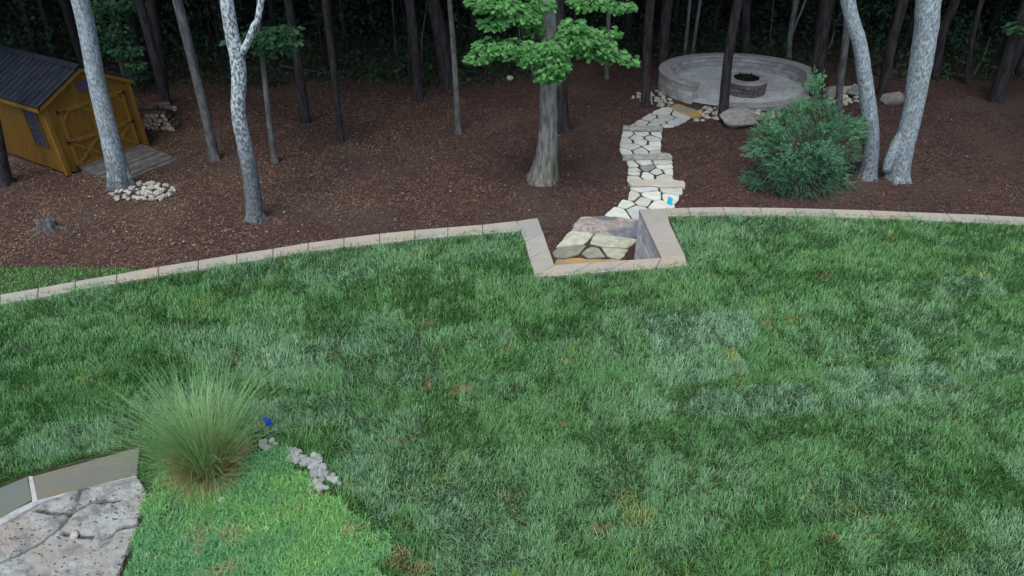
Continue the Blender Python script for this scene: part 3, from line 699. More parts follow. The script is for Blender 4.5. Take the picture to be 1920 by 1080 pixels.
# ------------------------------------------------------------------ firewood
def log_mesh(seed, L_=.42, r=.07):
    rr = random.Random(seed); mb = MB(); n = 10
    pr = [r * rr.uniform(.85, 1.15) for _ in range(n)]
    vs = [(x, pr[k] * math.cos(6.283 * k / n), pr[k] * math.sin(6.283 * k / n)) for x in (-L_ / 2, L_ / 2) for k in range(n)]
    mb.add(vs, [[k, (k + 1) % n, n + (k + 1) % n, n + k] for k in range(n)], (1, 1, 1), 0)
    t = rr.uniform(.8, 1.1); mb.add(vs, [list(range(n))[::-1], list(range(n, 2 * n))], (t, t, t), 1)
    me_ = mb.build('tmp', [M['logbark'], M['logend']]); d = me_.data; bpy.data.objects.remove(me_); return d
logs = [log_mesh(i, .5, .065 + .008 * (i % 4)) for i in range(6)]
fb = G(303, 238)
rot = R(58)
ci = 0
for row, cnt in enumerate((7, 6, 5, 4)):
    for i in range(cnt):
        u = (i - (cnt - 1) / 2) * .155; yy = random.uniform(-.04, .04)
        o = bpy.data.objects.new('firewood_log', random.choice(logs)); COL.objects.link(o)
        dx, dy = math.cos(R(-8)), math.sin(R(-8))
        o.location = (fb.x + u * dx + yy * dy, fb.y + u * dy + yy, fb.z + .07 + row * .125); o.rotation_euler = (random.uniform(0, 6), 0, R(-88) + random.uniform(-.12, .12))
        tag(o, 'split firewood log in the low stack behind the right side of the shed', 'log', 'firewood logs in the stack')
for i in range(4):
    o = bpy.data.objects.new('firewood_log', logs[i]); COL.objects.link(o); o.location = (fb.x + (-.3, .05, .35, .1)[i], fb.y + .05 + .1 * (i % 2), fb.z + .60 + .05 * (i == 3)); o.rotation_euler = (0, 0, (.15, -.1, -.35, .3)[i])
    tag(o, 'bark covered log lying crosswise on top of the firewood stack', 'log', 'crosswise logs on the stack')

# ------------------------------------------------------------------ trees
def resample(pts, rad, step=.22):
    P_ = [Vector(p) for p in pts]; out = []; ro = []
    for i in range(len(P_) - 1):
        p0 = P_[max(i - 1, 0)]; p1 = P_[i]; p2 = P_[i + 1]; p3 = P_[min(i + 2, len(P_) - 1)]
        n = max(1, int((p2 - p1).length / step))
        for k in range(n):
            t = k / n; out.append(.5 * ((2 * p1) + (p2 - p0) * t + (2 * p0 - 5 * p1 + 4 * p2 - p3) * t * t + (3 * p1 - p0 - 3 * p2 + p3) * t ** 3)); ro.append(rad[i] * (1 - t) + rad[i + 1] * t)
    out.append(P_[-1]); ro.append(rad[-1]); return out, ro
def leafcards(centers, radii, n, size, seed, cmin=(.7, .8, .6), cmax=(1.2, 1.2, 1.0), shell=.5):
    r_ = np.random.default_rng(seed); ci = r_.integers(0, len(centers), n); c = np.array(centers)[ci]; rd = np.array(radii)[ci]
    d = r_.normal(size=(n, 3)); d /= np.linalg.norm(d, axis=1)[:, None]; rr = (shell + (1 - shell) * r_.random(n)) ** .7
    p = c + d * rd * rr[:, None]
    u = r_.normal(size=(n, 3)); u[:, 2] *= .5; u /= np.linalg.norm(u, axis=1)[:, None]; w_ = np.cross(u, r_.normal(size=(n, 3)) * np.array([.6, .6, 1.4]) + [0, 0, .6]); w_ /= np.linalg.norm(w_, axis=1)[:, None]
    s_ = size * r_.uniform(.6, 1.3, n)[:, None]
    V = np.stack([p - u * s_, p + w_ * s_ * .45, p + u * s_, p - w_ * s_ * .45], 1).reshape(-1, 3)
    F = np.arange(n)[:, None] * 4 + np.array([[0, 1, 2, 3]])
    t = r_.random((n, 1)); C = np.array(cmin) * (1 - t) + np.array(cmax) * t
    return V, F, np.repeat(C, 4, 0)
crown_me = []
for s in range(4):
    r_ = random.Random(s); cen = []; rad = []
    for k in range(16):
        a = r_.uniform(0, 6.28); q = r_.uniform(.3, 2.9); cen.append((q * math.cos(a), q * math.sin(a), r_.uniform(-1.4, 2.4))); z_ = r_.uniform(.8, 1.5); rad.append((z_, z_, z_ * .6))
    V, Fq, Cc = leafcards(cen, rad, 5200, .17, 50 + s); o = np_mesh('crown', V, [Fq], Cc, M['darkleaf']); crown_me.append(o.data); bpy.data.objects.remove(o)
def tree(base, up, wpx_, m, label, top=None, crown=True, cz=None, csc=1.0, noise=.05, flare=1.5, group=None, name='tree', extra=None, sides=16, lowc=None):
    wpx = [w_ * .92 for w_ in wpx_]; b = G(*base); k = PXM(b); pts = [b - Vector((0, 0, .25))]; rad = [wpx[0] / 2 / k * 1.12]
    pts.append(b + Vector((0, 0, .02))); rad.append(wpx[0] / 2 / k)
    for (px, py), w_ in zip(up, wpx[1:]):
        q = Q(px, py, b.y); pts.append(q); rad.append(w_ / 2 / PXM(q))
    d = pts[-1] - pts[-3]; d = (d.normalized() + Vector((0, 0, .9))).normalized(); last = pts[-1]; zt = top or random.uniform(8.5, 10.5)
    nseg = 4; Lz = max(zt - last.z, 1.0)
    for i in range(1, nseg + 1):
        pts.append(last + d * (Lz / nseg * i) + Vector((random.uniform(-.1, .1), random.uniform(-.1, .1), 0))); rad.append(rad[len(rad) - 1] * .86)
    rp_, rr = resample(pts, rad, .16)
    # root flare
    for i, p in enumerate(rp_):
        h = p.z - b.z
        if h < .5: rr[i] *= 1 + (flare - 1) * .3 * max(0, (1 - h / .5)) ** 2
    t = empty(name, b, 0, label, 'tree', group)
    mb = MB(); mb.tube(rp_, rr, sides, (1, 1, 1), noise, True, int(base[0] * 7 + base[1]))
    if rr[0] > .1:
        tp_ = lambda h: min(rp_, key=lambda p: abs(p.z - b.z - h))
        for q in range(5):
            a = q * 1.256 + base[0]; r1 = rr[2]; d_ = Vector((math.cos(a), math.sin(a), 0))
            mb.tube([tp_(r1 * 2.4) + d_ * r1 * .35, tp_(r1 * .9) + d_ * r1 * .62, b + d_ * r1 * .85 + Vector((0, 0, .05)), b + d_ * r1 * 1.3 + Vector((0, 0, -.06))], [r1 * .3, r1 * .4, r1 * .38, r1 * .22], 8, (1, 1, 1), .12, True, q)
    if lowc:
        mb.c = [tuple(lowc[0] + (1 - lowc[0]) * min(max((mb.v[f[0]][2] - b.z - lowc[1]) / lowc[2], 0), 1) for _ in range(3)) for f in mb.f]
    mb.build('trunk', M[m], t, smooth=True)
    if crown:
        # limbs inside crown
        lm = MB(); tp = rp_[-1]
        for i in range(5):
            a = 6.28 * i / 5 + random.random(); lm.tube([tp - Vector((0, 0, .8)), tp + Vector((math.cos(a) * 1.2, math.sin(a) * 1.2, .3)), tp + Vector((math.cos(a) * 2.2, math.sin(a) * 2.2, .9))], [.07, .045, .02], 6)
        lm.build('limb', M[m], t)
        co = bpy.data.objects.new('crown', random.choice(crown_me)); COL.objects.link(co); co.parent = t
        co.location = tp - b + Vector((0, 0, .9)); co.rotation_euler = (0, 0, random.uniform(0, 6.28)); co.scale = (csc, csc, csc)
    if extra: extra(t, b, rp_, rr)
    return t
def branch(m, pts_px, wpx, ext=True):
    def f(t, b, rp_, rr):
        mb = MB(); ps = [Q(a, c, b.y - .02) for a, c in pts_px]; rd = [w_ / 2 / PXM(p) for w_, p in zip(wpx, ps)]
        if ext: ps.append(ps[-1] + (ps[-1] - ps[-2]).normalized() * 2.5 + Vector((0, 0, 1.2))); rd.append(rd[-1] * .7)
        a, b_ = resample(ps, rd, .12); mb.tube(a, b_, 12, (1, 1, 1), .05, True, 5); mb.build('limb', M[m], t, smooth=True)
    return f
# leaf shapes
def lobed_leaf():
    half = [(0, .0), (.10, .10), (.07, .22), (.22, .34), (.12, .44), (.30, .60), (.18, .70), (.22, .86), (.08, .92), (0, 1.0)]
    pts = [(x, y) for x, y in half] + [(-x, y) for x, y in half[-2:0:-1]]
    return np.array([(x, y, -.25 * abs(x)) for x, y in pts])
def round_leaf():
    half = [(0, 0), (.16, .2), (.27, .5), (.2, .8), (0, 1)]
    return np.array([(x, y, -.3 * abs(x)) for x, y in half] + [(-x, y, -.3 * abs(x)) for x, y in half[-2:0:-1]])
LOBED, ROUND = lobed_leaf(), round_leaf()
def foliage(parent, blobs, n, size, shape, seed, cA, cB, m='leaf', droop=.5, name='foliage'):
    """blobs: (center Vector, (rx,ry,rz), weight)"""
    r_ = np.random.default_rng(seed); w_ = np.array([b[2] for b in blobs], float); w_ /= w_.sum(); ci = r_.choice(len(blobs), n, p=w_)
    c = np.array([tuple(b[0]) for b in blobs])[ci]; rd = np.array([b[1] for b in blobs])[ci]
    d = r_.normal(size=(n, 3)); d /= np.linalg.norm(d, axis=1)[:, None]; p = c + d * rd * (r_.random(n) ** .45)[:, None]
    ang = np.arctan2(d[:, 1], d[:, 0]) + r_.normal(0, .7, n); dr = r_.uniform(-.2, 1.0, n) * droop + .1
    yax = np.stack([np.cos(ang) * np.cos(dr), np.sin(ang) * np.cos(dr), -np.sin(dr)], 1)
    nn = np.stack([r_.normal(0, .7, n), r_.normal(-.9, .7, n), r_.normal(1, .35, n)], 1); xax = np.cross(yax, nn); xax /= np.linalg.norm(xax, axis=1)[:, None]; zax = np.cross(xax, yax)
    s_ = size * r_.uniform(.65, 1.25, n); k = len(shape)
    V = p[:, None, :] + (shape[None, :, 0:1] * xax[:, None] + shape[None, :, 1:2] * yax[:, None] + shape[None, :, 2:3] * zax[:, None]) * s_[:, None, None]
    hi = d[:, 2] * .5 + .5
    t = np.clip(r_.random(n) * .9 + .1 * hi, 0, 1)[:, None]; C = np.array(cA) * (1 - t) + np.array(cB) * t; C = C * r_.uniform(.75, 1.2, (n, 1))
    F = np.arange(n)[:, None] * k + np.arange(k)[None]
    o = np_mesh(name, V.reshape(-1, 3), [F], np.repeat(C, k, 0), M[m], parent); return o

def oak_extra(t, b, rp_, rr):
    Y = b.y
    spec = [  # px, py, dY, radius px x, z px, weight
        (930, 8, -.6, 45, 14, 6), (975, 30, -.5, 40, 16, 6), (900, 2, -.7, 28, 8, 2), (1010, 10, -.3, 30, 18, 3), (925, 42, -.7, 24, 10, 3),
        (1000, 52, -.2, 18, 16, 2), (1110, 6, .3, 45, 12, 4), (1160, 10, .2, 30, 10, 3),
        (925, 88, -.8, 38, 15, 5), (895, 108, -.9, 20, 9, 2), (965, 92, -.9, 36, 18, 6), (1000, 104, -1.0, 30, 16, 5), (1040, 92, -1.0, 34, 22, 6), (1085, 70, -.9, 40, 22, 6),
        (1110, 88, -.8, 40, 20, 6), (1140, 62, -.5, 24, 11, 2), (1150, 104, -.7, 30, 9, 3), (1180, 112, -.7, 16, 6, 1), (1030, 135, -1.1, 26, 16, 5), (1040, 118, -1.1, 30, 16, 4), (1075, 45, -.7, 18, 10, 2)]
    blobs = []
    for px, py, dy, rx, rz_, w_ in spec:
        c = Q(px, py, Y + dy * 1.25); k = PXM(c); blobs.append((c, (rx / k, .45, rz_ / k), w_))
    foliage(t, blobs, 4300, .145, LOBED, 3, (.05, .17, .045), (.15, .42, .12))
    lm = MB()
    for pts in ([(1026, 120, 0), (1000, 112, -.5), (950, 100, -1.0), (895, 104, -1.1)], [(1030, 100, 0), (1060, 85, -.6), (1110, 78, -1.0), (1150, 95, -1.0), (1182, 112, -.9)], [(1027, 60, 0), (990, 30, -.4), (940, 10, -.7)], [(1028, 110, -.1), (1030, 122, -.8), (1030, 145, -1.2)]):
        ps = [Q(a, c, Y + d) for a, c, d in pts]; a_, r2 = resample(ps, [.05, .035, .022, .012, .008][:len(ps)], .15); lm.tube(a_, r2, 6, (.8, .8, .8), .1)
    lm.build('limb', M['bark_grey'], t, smooth=True)
def small_leaf_extra(spec, n, size, seed, cA=(.03, .09, .04), cB=(.06, .17, .07), shape=None, twig='bark_grey', droop=.5):
    def f(t, b, rp_, rr):
        blobs = []; lm = MB()
        tr_ = [p for p in rp_ if p.z > b.z + .3]
        for px, py, dy, rx, rz_, w_ in spec:
            c = Q(px, py, b.y + dy); k = PXM(c); blobs.append((c, (rx / k, .35, rz_ / k), w_))
            q = min(tr_, key=lambda p: (p - c).length + abs(p.z - c.z + .2)); lm.tube([q, (q + c) / 2 + Vector((0, 0, .08)), c], [.018, .013, .006], 5)
        foliage(t, blobs, n, size, ROUND if shape is None else shape, seed, cA, cB, droop=droop); lm.build('twig', M[twig], t)
    return f
near = dict(csc=.8)
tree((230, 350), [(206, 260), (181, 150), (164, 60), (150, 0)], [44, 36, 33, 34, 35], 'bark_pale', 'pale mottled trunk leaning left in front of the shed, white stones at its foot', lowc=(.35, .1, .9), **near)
tree((403, 300), [(391, 240), (372, 160), (345, 50), (332, 0)], [20, 19, 18, 20, 20], 'bark_grey', 'slim straight grey trunk leaning left between the shed and the forked tree', **near)
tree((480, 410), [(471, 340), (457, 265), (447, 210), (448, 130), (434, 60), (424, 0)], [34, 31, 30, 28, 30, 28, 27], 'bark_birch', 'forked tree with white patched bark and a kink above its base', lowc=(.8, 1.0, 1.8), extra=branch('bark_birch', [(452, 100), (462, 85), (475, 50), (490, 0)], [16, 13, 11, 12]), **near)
tree((516, 305), [(508, 250), (500, 180), (492, 110), (486, 50), (484, 0)], [13, 12, 11, 10, 8, 8], 'bark_grey', 'small slim tree with a flat clump of green leaves behind the forked tree', csc=.5,
     extra=small_leaf_extra([(460, 70, -.3, 28, 14, 3), (500, 70, -.3, 30, 20, 5), (530, 80, -.2, 28, 18, 5), (552, 78, -.2, 16, 10, 2), (500, 95, -.2, 22, 12, 3), (520, 58, -.2, 25, 10, 3), (430, 78, -.1, 8, 5, 1), (550, 58, 0, 14, 8, 1)], 700, .15, 11, shape=LOBED))
tree((640, 265), [(632, 190), (622, 100), (609, 0)], [11, 12, 14, 15], 'bark_pine', 'thin straight brown trunk with a pale scar left of the middle of the woods', csc=.6)
tree((785, 188), [(779, 110), (768, 0)], [18, 19, 20], 'bark_pine', 'dark straight pine trunk in the woods left of the thin grey trunk', csc=.9)
tree((838, 165), [(828, 80), (812, 0)], [30, 30, 26], 'bark_pine', 'thick dim trunk with greyish bark far behind the thin grey trunk', csc=1)
tree((860, 250), [(855, 160), (848, 60), (843, 0)], [13, 12, 11, 10], 'bark_grey', 'thin grey trunk with a short stub standing left of the big oak', csc=.6)
tree((1018, 335), [(1024, 290), (1028, 240), (1029, 170), (1028, 60), (1026, 0)], [50, 44, 38, 36, 34, 34], 'bark_oak', 'big oak with flared mossy base and bright green leaf sprays', extra=oak_extra, flare=2.0, csc=.9, noise=.07)
tree((1056, 243), [(1053, 180), (1049, 80), (1046, 0)], [28, 26, 24, 24], 'bark_pine', 'dark furrowed pine trunk right behind the big oak', csc=.8)
tree((1210, 200), [(1212, 120), (1220, 0)], [19, 17, 19], 'bark_pine', 'dark pine trunk standing in the pale cobbles left of the patio', csc=.5)
tree((1137, 147), [(1140, 60), (1143, 0)], [9, 9, 9], 'bark_grey', 'very thin grey trunk far back between the oak leaves and the cobble bed pine', csc=.6)
tree((1355, 223), [(1364, 120), (1375, 50), (1385, 0)], [20, 19, 19, 19], 'bark_pine', 'dark slim pine trunk crossing in front of the fire pit patio', csc=.35)
tree((1571, 232), [(1574, 170), (1585, 80), (1592, 0)], [16, 14, 14, 14], 'bark_grey', 'slim grey trunk behind the juniper, crossing the pale leaning one', csc=.6)
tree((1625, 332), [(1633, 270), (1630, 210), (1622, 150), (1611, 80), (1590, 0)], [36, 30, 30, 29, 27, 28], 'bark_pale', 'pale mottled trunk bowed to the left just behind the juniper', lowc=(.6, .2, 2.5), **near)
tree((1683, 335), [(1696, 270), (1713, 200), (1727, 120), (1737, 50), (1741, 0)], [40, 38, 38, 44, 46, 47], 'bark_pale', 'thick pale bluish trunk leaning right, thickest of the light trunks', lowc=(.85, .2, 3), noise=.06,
     extra=branch('bark_pale', [(1661, 322), (1668, 300), (1682, 270), (1700, 235)], [14, 18, 22, 14], False), **near)
tree((1655, 178), [(1670, 90), (1693, 0)], [22, 20, 22], 'bark_pine', 'dark leaning pine trunk between the two pale leaning trunks')
tree((1866, 190), [(1885, 120), (1920, 20), (1935, -20)], [26, 22, 20, 20], 'bark_pine', 'dark pine leaning right near the right edge with a tuft of leaves', extra=small_leaf_extra([(1912, 52, -.3, 22, 10, 3)], 120, .16, 21, shape=LOBED))
tree((1529, 190), [(1536, 100), (1552, 0)], [26, 24, 26], 'bark_pine', 'thick dark pine trunk rising behind the juniper tip at the right of the patio', csc=.55)
tree((1752, 142), [(1768, 60), (1792, 0)], [18, 17, 18], 'bark_pine', 'dim dark trunk right of the thick pale trunk, deep in the woods')
tree((1398, 104), [(1399, 50), (1400, 0)], [17, 16, 17], 'bark_pine', 'brownish upright trunk directly behind the seat wall, right of the slim pine')
tree((1478, 112), [(1482, 60), (1492, 0)], [11, 10, 11], 'bark_grey', 'slim forked trunk behind the right half of the seat wall', extra=branch('bark_grey', [(1482, 75), (1494, 40), (1510, 0)], [4, 4, 4]))
tree((1282, 118), [(1288, 60), (1294, 0)], [7, 7, 7], 'bark_grey', 'left one of two pale saplings behind the left end of the seat wall', csc=.5, sides=8)
tree((1297, 116), [(1304, 60), (1313, 0)], [7, 7, 7], 'bark_grey', 'right one of two pale saplings behind the left end of the seat wall', csc=.5, sides=8)
tree((1242, 135), [(1246, 60), (1252, 0)], [20, 20, 22], 'bark_pine', 'dim thick trunk in the shade left of the seat wall')
tree((312, 195), [(300, 110), (282, 0)], [18, 18, 18], 'bark_pine', 'dark leaning trunk behind the firewood stack')
tree((238, 166), [(222, 80), (206, 0)], [12, 11, 11], 'bark_grey', 'young tree with dark green leaves rising behind the shed roof', csc=.6,
     extra=small_leaf_extra([(200, 20, -.2, 35, 25, 5), (240, 8, -.3, 30, 12, 3), (235, 100, -.6, 24, 14, 3), (255, 125, -.7, 16, 12, 3), (190, 75, -.3, 26, 28, 4), (255, 95, -.5, 12, 6, 1), (254, 146, -.7, 8, 5, 1), (225, 60, -.3, 18, 20, 2)], 1500, .17, 31, (.04, .12, .06), (.08, .22, .09), LOBED))
tree((8, 345), [(2, 300), (-8, 240), (-40, 60), (-50, 0)], [34, 24, 22, 22, 22], 'bark_pine', 'dark grey trunk cut by the left edge of the photo in front of the shed', csc=.7)
tree((68, 100), [(55, 50), (40, 0)], [10, 10, 9], 'bark_pine', 'thin dim trunk leaning left far behind the shed roof')
tree((100, 105), [(88, 50), (75, 0)], [12, 11, 11], 'bark_pine', 'dim trunk behind the shed roof, second from the left')
tree((1810, 158), [(1822, 80), (1840, 0)], [10, 10, 10], 'bark_pine', 'dim slim trunk left of the leaning pine by the right edge', csc=.7)
tree((1912, 140), [(1925, 80), (1945, 0)], [14, 14, 14], 'bark_pine', 'dim trunk at the right edge behind the leaning pine')
# unmeasured woods behind: a jittered grid of trees that close the canopy
k = 0; taken = [(o.location.x, o.location.y) for o in COL.objects if o.name.startswith('tree')]
labs = ['dim bare trunk deep in the dark woods behind the patio', 'dim bare trunk deep in the dark woods left of the oak', 'dim bare trunk deep in the dark woods behind the shed', 'dim bare trunk deep in the dark woods at the right']
gy = 26.0
while gy < 48:
    gx = -34
    while gx < 36:
        x = gx + random.uniform(-1.4, 1.4); y = gy + random.uniform(-1.4, 1.4)
        if min((x - a) ** 2 + (y - b) ** 2 for a, b in taken) > 1.0 and onoval(x, y) > RO + .9:
            z = float(gz(x, y)); r0 = random.uniform(.07, .17); Hh = random.uniform(9, 12); lx, ly = random.uniform(-.12, .12), random.uniform(-.12, .12)
            li = 0 if 2 < x < 12 else (1 if -9 < x <= 2 else (2 if x <= -9 else 3))
            t = empty('tree', (x, y, z), 0, labs[li], 'tree', ['woods behind the patio', 'woods left of the oak', 'woods behind the shed', 'woods at the right'][li])
            mb = MB(); ps, rr = resample([(x, y, z - .2), (x + lx * 2, y + ly * 2, z + 3), (x + lx * 5, y + ly * 5, z + 6.5), (x + lx * 6, y + ly * 7, z + Hh)], [r0 * 1.25, r0, r0 * .85, r0 * .5], .8)
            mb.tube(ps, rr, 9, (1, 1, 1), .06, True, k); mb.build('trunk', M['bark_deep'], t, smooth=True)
            co = bpy.data.objects.new('crown', crown_me[k % 4]); COL.objects.link(co); co.parent = t; sc = random.uniform(.95, 1.25); low = random.uniform(0, 4.5) if gy > 29 else 0
            co.location = (lx * 6, ly * 7, Hh - .5 - low); co.rotation_euler = (0, 0, random.uniform(0, 6.28)); co.scale = (sc, sc, sc); k += 1
        gx += 3.5
    gy += 3.6
print('BG TREES', k)
# side trees above the near woods (crowns out of frame, they shade the shed side and the patio)
for x, y in ((-19, 14), (-16, 18.5), (-17.5, 22), (-11, 21.5), (-6.5, 21), (17, 15), (19, 19), (16, 22.5), (22, 22), (-22, 19), (-23, 24)):
    z = float(gz(x, y)); t = empty('tree', (x, y, z), 0, 'tall bare pine at the side of the woods', 'tree', 'pines at the side of the woods')
    mb = MB(); ps, rr = resample([(x, y, z - .2), (x + .1, y, z + 3), (x, y, z + 10)], [.16, .13, .09], .8); mb.tube(ps, rr, 9, (1, 1, 1), .06, True, k); mb.build('trunk', M['bark_pine'], t, smooth=True)
    co = bpy.data.objects.new('crown', crown_me[k % 4]); COL.objects.link(co); co.parent = t; co.location = (0, 0, 9.8); co.scale = (1.1, 1.1, 1); k += 1

# far wood and undergrowth (uncountable masses)
cen = []; rad = []
for i in range(150):
    a = i / 150
    x = -46 + 92 * random.random(); y = random.uniform(47, 52); cen.append((x, y, random.uniform(0, 12))); rad.append((3, 2, 2.5))
for i in range(90):
    sx = random.choice((-1, 1)); cen.append((sx * random.uniform(33, 38), random.uniform(12, 50), random.uniform(0, 12))); rad.append((2, 3, 2.5))
V, Fq, Cc = leafcards(cen, rad, 60000, .45, 99, shell=.1); o = np_mesh('far_wood', V, [Fq], Cc, M['darkleaf']); tag(o, 'dark mass of far trees closing off the woods', 'wood', kind='stuff')
n = 60000; x = rng.uniform(-22, 24, n); y = rng.uniform(22.5, 37, n) ; y0 = 23.6 + 1.6 * (vnoise(x, x * 0, .35)) + np.where((x > 2) & (x < 12.5), 1.6, 0) + np.where(x < -8, -0.2, 0)
dens = fbm(x, y, .55); hmax = np.clip((y - y0) * .8, 0, 2.2) * np.clip((dens - .36) * 4.5, 0.04, 1.2); keep = (y > y0)
x, y, hmax = x[keep], y[keep], hmax[keep]; n = len(x); z = gz(x, y) + hmax * rng.random(n)
p = np.stack([x, y, z], 1); u = rng.normal(size=(n, 3)); u /= np.linalg.norm(u, axis=1)[:, None]; w_ = np.cross(u, rng.normal(size=(n, 3))); w_ /= np.linalg.norm(w_, axis=1)[:, None]
s_ = rng.uniform(.05, .13, n)[:, None]
V = np.stack([p - u * s_, p + w_ * s_ * .5, p + u * s_, p - w_ * s_ * .5], 1).reshape(-1, 3); t = rng.random((n, 1)); Cc = np.repeat(np.array([.9, 1.2, 1.0]) * (1 - t) + np.array([2.4, 2.9, 2.3]) * t, 4, 0)
o = np_mesh('undergrowth', V, [np.arange(n)[:, None] * 4 + np.array([[0, 1, 2, 3]])], Cc, M['darkleaf']); tag(o, 'dark leafy undergrowth along the edge of the woods', 'undergrowth', kind='stuff')
n = 70000; x = rng.uniform(-32, 34, n); y = rng.uniform(30, 40, n); z = gz(x, y) + 6.5 * rng.random(n); kk = fbm(x, z + y * .4, .6) > .42; x, y, z = x[kk], y[kk], z[kk]; n = len(x)
p = np.stack([x, y, z], 1); u = rng.normal(size=(n, 3)); u /= np.linalg.norm(u, axis=1)[:, None]; w_ = np.cross(u, rng.normal(size=(n, 3))); w_ /= np.linalg.norm(w_, axis=1)[:, None]
s_ = rng.uniform(.10, .22, n)[:, None]
V = np.stack([p - u * s_, p + w_ * s_ * .5, p + u * s_, p - w_ * s_ * .5], 1).reshape(-1, 3)
o = np_mesh('thicket', V, [np.arange(n)[:, None] * 4 + np.array([[0, 1, 2, 3]])], np.ones((len(V), 3)), M['darkleaf']); tag(o, 'tall dark thicket deep in the woods behind the undergrowth', 'thicket', kind='stuff')
# saplings and bare stems
for i in range(46):
    x = random.uniform(-14, 18); y = random.uniform(24, 30)
    if onoval(x, y) < RO + .6: continue
    z = float(gz(x, y)); lx = random.uniform(-.5, .5); h = random.uniform(1.6, 4.5); r0 = random.uniform(.015, .035)
    mb = MB(); kx = random.uniform(-.15, .15); mb.tube([(x, y, z - .1), (x + lx * .3 + kx, y, z + h * .4), (x + lx * .7, y + .1, z + h * .75), (x + lx, y, z + h)], [r0, r0 * .9, r0 * .7, r0 * .4], 6, (1, 1, 1), .1)
    if random.random() < .5: mb.tube([(x + lx * .3 + kx, y, z + h * .4), (x - lx * .8, y, z + h * .9)], [r0 * .7, r0 * .3], 5)
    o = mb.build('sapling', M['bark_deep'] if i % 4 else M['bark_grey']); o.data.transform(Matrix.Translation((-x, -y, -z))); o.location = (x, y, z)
    s = 'left of the oak' if x < 0 else ('behind the patio' if x < 12 else 'at the right')
    tag(o, 'bare thin sapling stem in the shady undergrowth ' + s, 'sapling', 'saplings in the undergrowth ' + s)
# fallen branches
def fallen(pts, r, label):
    ps = [G(a, b, .05 + c) for a, b, c in pts]; mb = MB(); mb.tube(ps, [r * (1 - .6 * i / (len(ps) - 1)) for i in range(len(ps))], 6, (1, 1, 1), .1)
    o = mb.build('fallen_branch', M['twig']); l = ps[0]; o.data.transform(Matrix.Translation(-l)); o.location = l; tag(o, label, 'branch')
fallen([(525, 124, .1), (590, 134, .1), (652, 146, .03)], .045, 'long thin fallen trunk lying at the edge of the woods behind the small leafy tree')
fallen([(1762, 136, 0), (1800, 140, .0), (1835, 146, 0)], .03, 'thin dead branch lying on the mulch far right in the woods')
fallen([(1825, 142, 0), (1845, 105, .5), (1857, 70, 1.0)], .035, 'dead branch leaning up out of the brush at the right')
fallen([(240, 152, 0), (290, 146, .1), (330, 130, .3)], .03, 'dead branch on the ground behind the firewood')
fallen([(1765, 286, 0), (1775, 292, .0), (1784, 296, 0)], .015, 'short pale stick lying on the mulch right of the thick pale trunk')

# stump
sp = G(92, 430); st_ = empty('stump', sp, 0, 'low broken grey tree stump on the mulch above the lower grass', 'stump')
mb = MB()
mb.tube([sp + Vector((0, 0, -.1)), sp + Vector((0, 0, .08)), sp + Vector((.02, 0, .2))], [.24, .19, .17], 14, (1, 1, 1), .3, True, 3)
for i in range(16):
    a = random.uniform(0, 6.28); q = sp + Vector((math.cos(a) * .15, math.sin(a) * .15, .1)); mb.tube([q, q + Vector((random.uniform(-.03, .03), random.uniform(-.03, .03), random.uniform(.1, .25)))], [.035, .01], 5, (1.2, 1.2, 1.2))
for a in (2.6, 3.3, 4.2, .2): mb.tube([sp + Vector((0, 0, .05)), sp + Vector((math.cos(a) * .4, math.sin(a) * .3, -.03))], [.1, .04], 6, (.9, .9, .9), .2)
mb.build('wood', M['bark_grey'], st_)

# ------------------------------------------------------------------ juniper
jb = G(1497, 345); jn = empty('juniper', jb, 0, 'bushy blue green juniper shrub with one tall tip standing behind the lawn wall', 'shrub')
blobs = []
for px, py, dy, rx, rz_, w_ in [(1500, 345, -.2, 88, 34, 10), (1445, 335, -.2, 42, 36, 5), (1560, 335, 0, 44, 34, 5), (1490, 290, -.3, 82, 45, 14), (1440, 255, -.1, 32, 26, 4), (1470, 235, 0, 48, 30, 6), (1550, 270, 0, 50, 48, 8), (1590, 250, .1, 22, 26, 3), (1525, 220, .1, 50, 24, 5), (1535, 203, .2, 20, 10, 1), (1508, 202, .2, 20, 8, 1),
                                (1420, 280, 0, 14, 10, 1), (1418, 330, 0, 20, 20, 1), (1600, 300, .1, 14, 30, 1), (1528, 180, .2, 7, 14, .35), (1525, 160, .2, 5, 14, .3), (1523, 140, .2, 2, 10, .15), (1514, 168, .2, 8, 5, .12), (1537, 158, .2, 8, 5, .12)]:
    c = Q(px, py, jb.y + dy); k = PXM(c); blobs.append((c, rx / k, rz_ / k, w_))
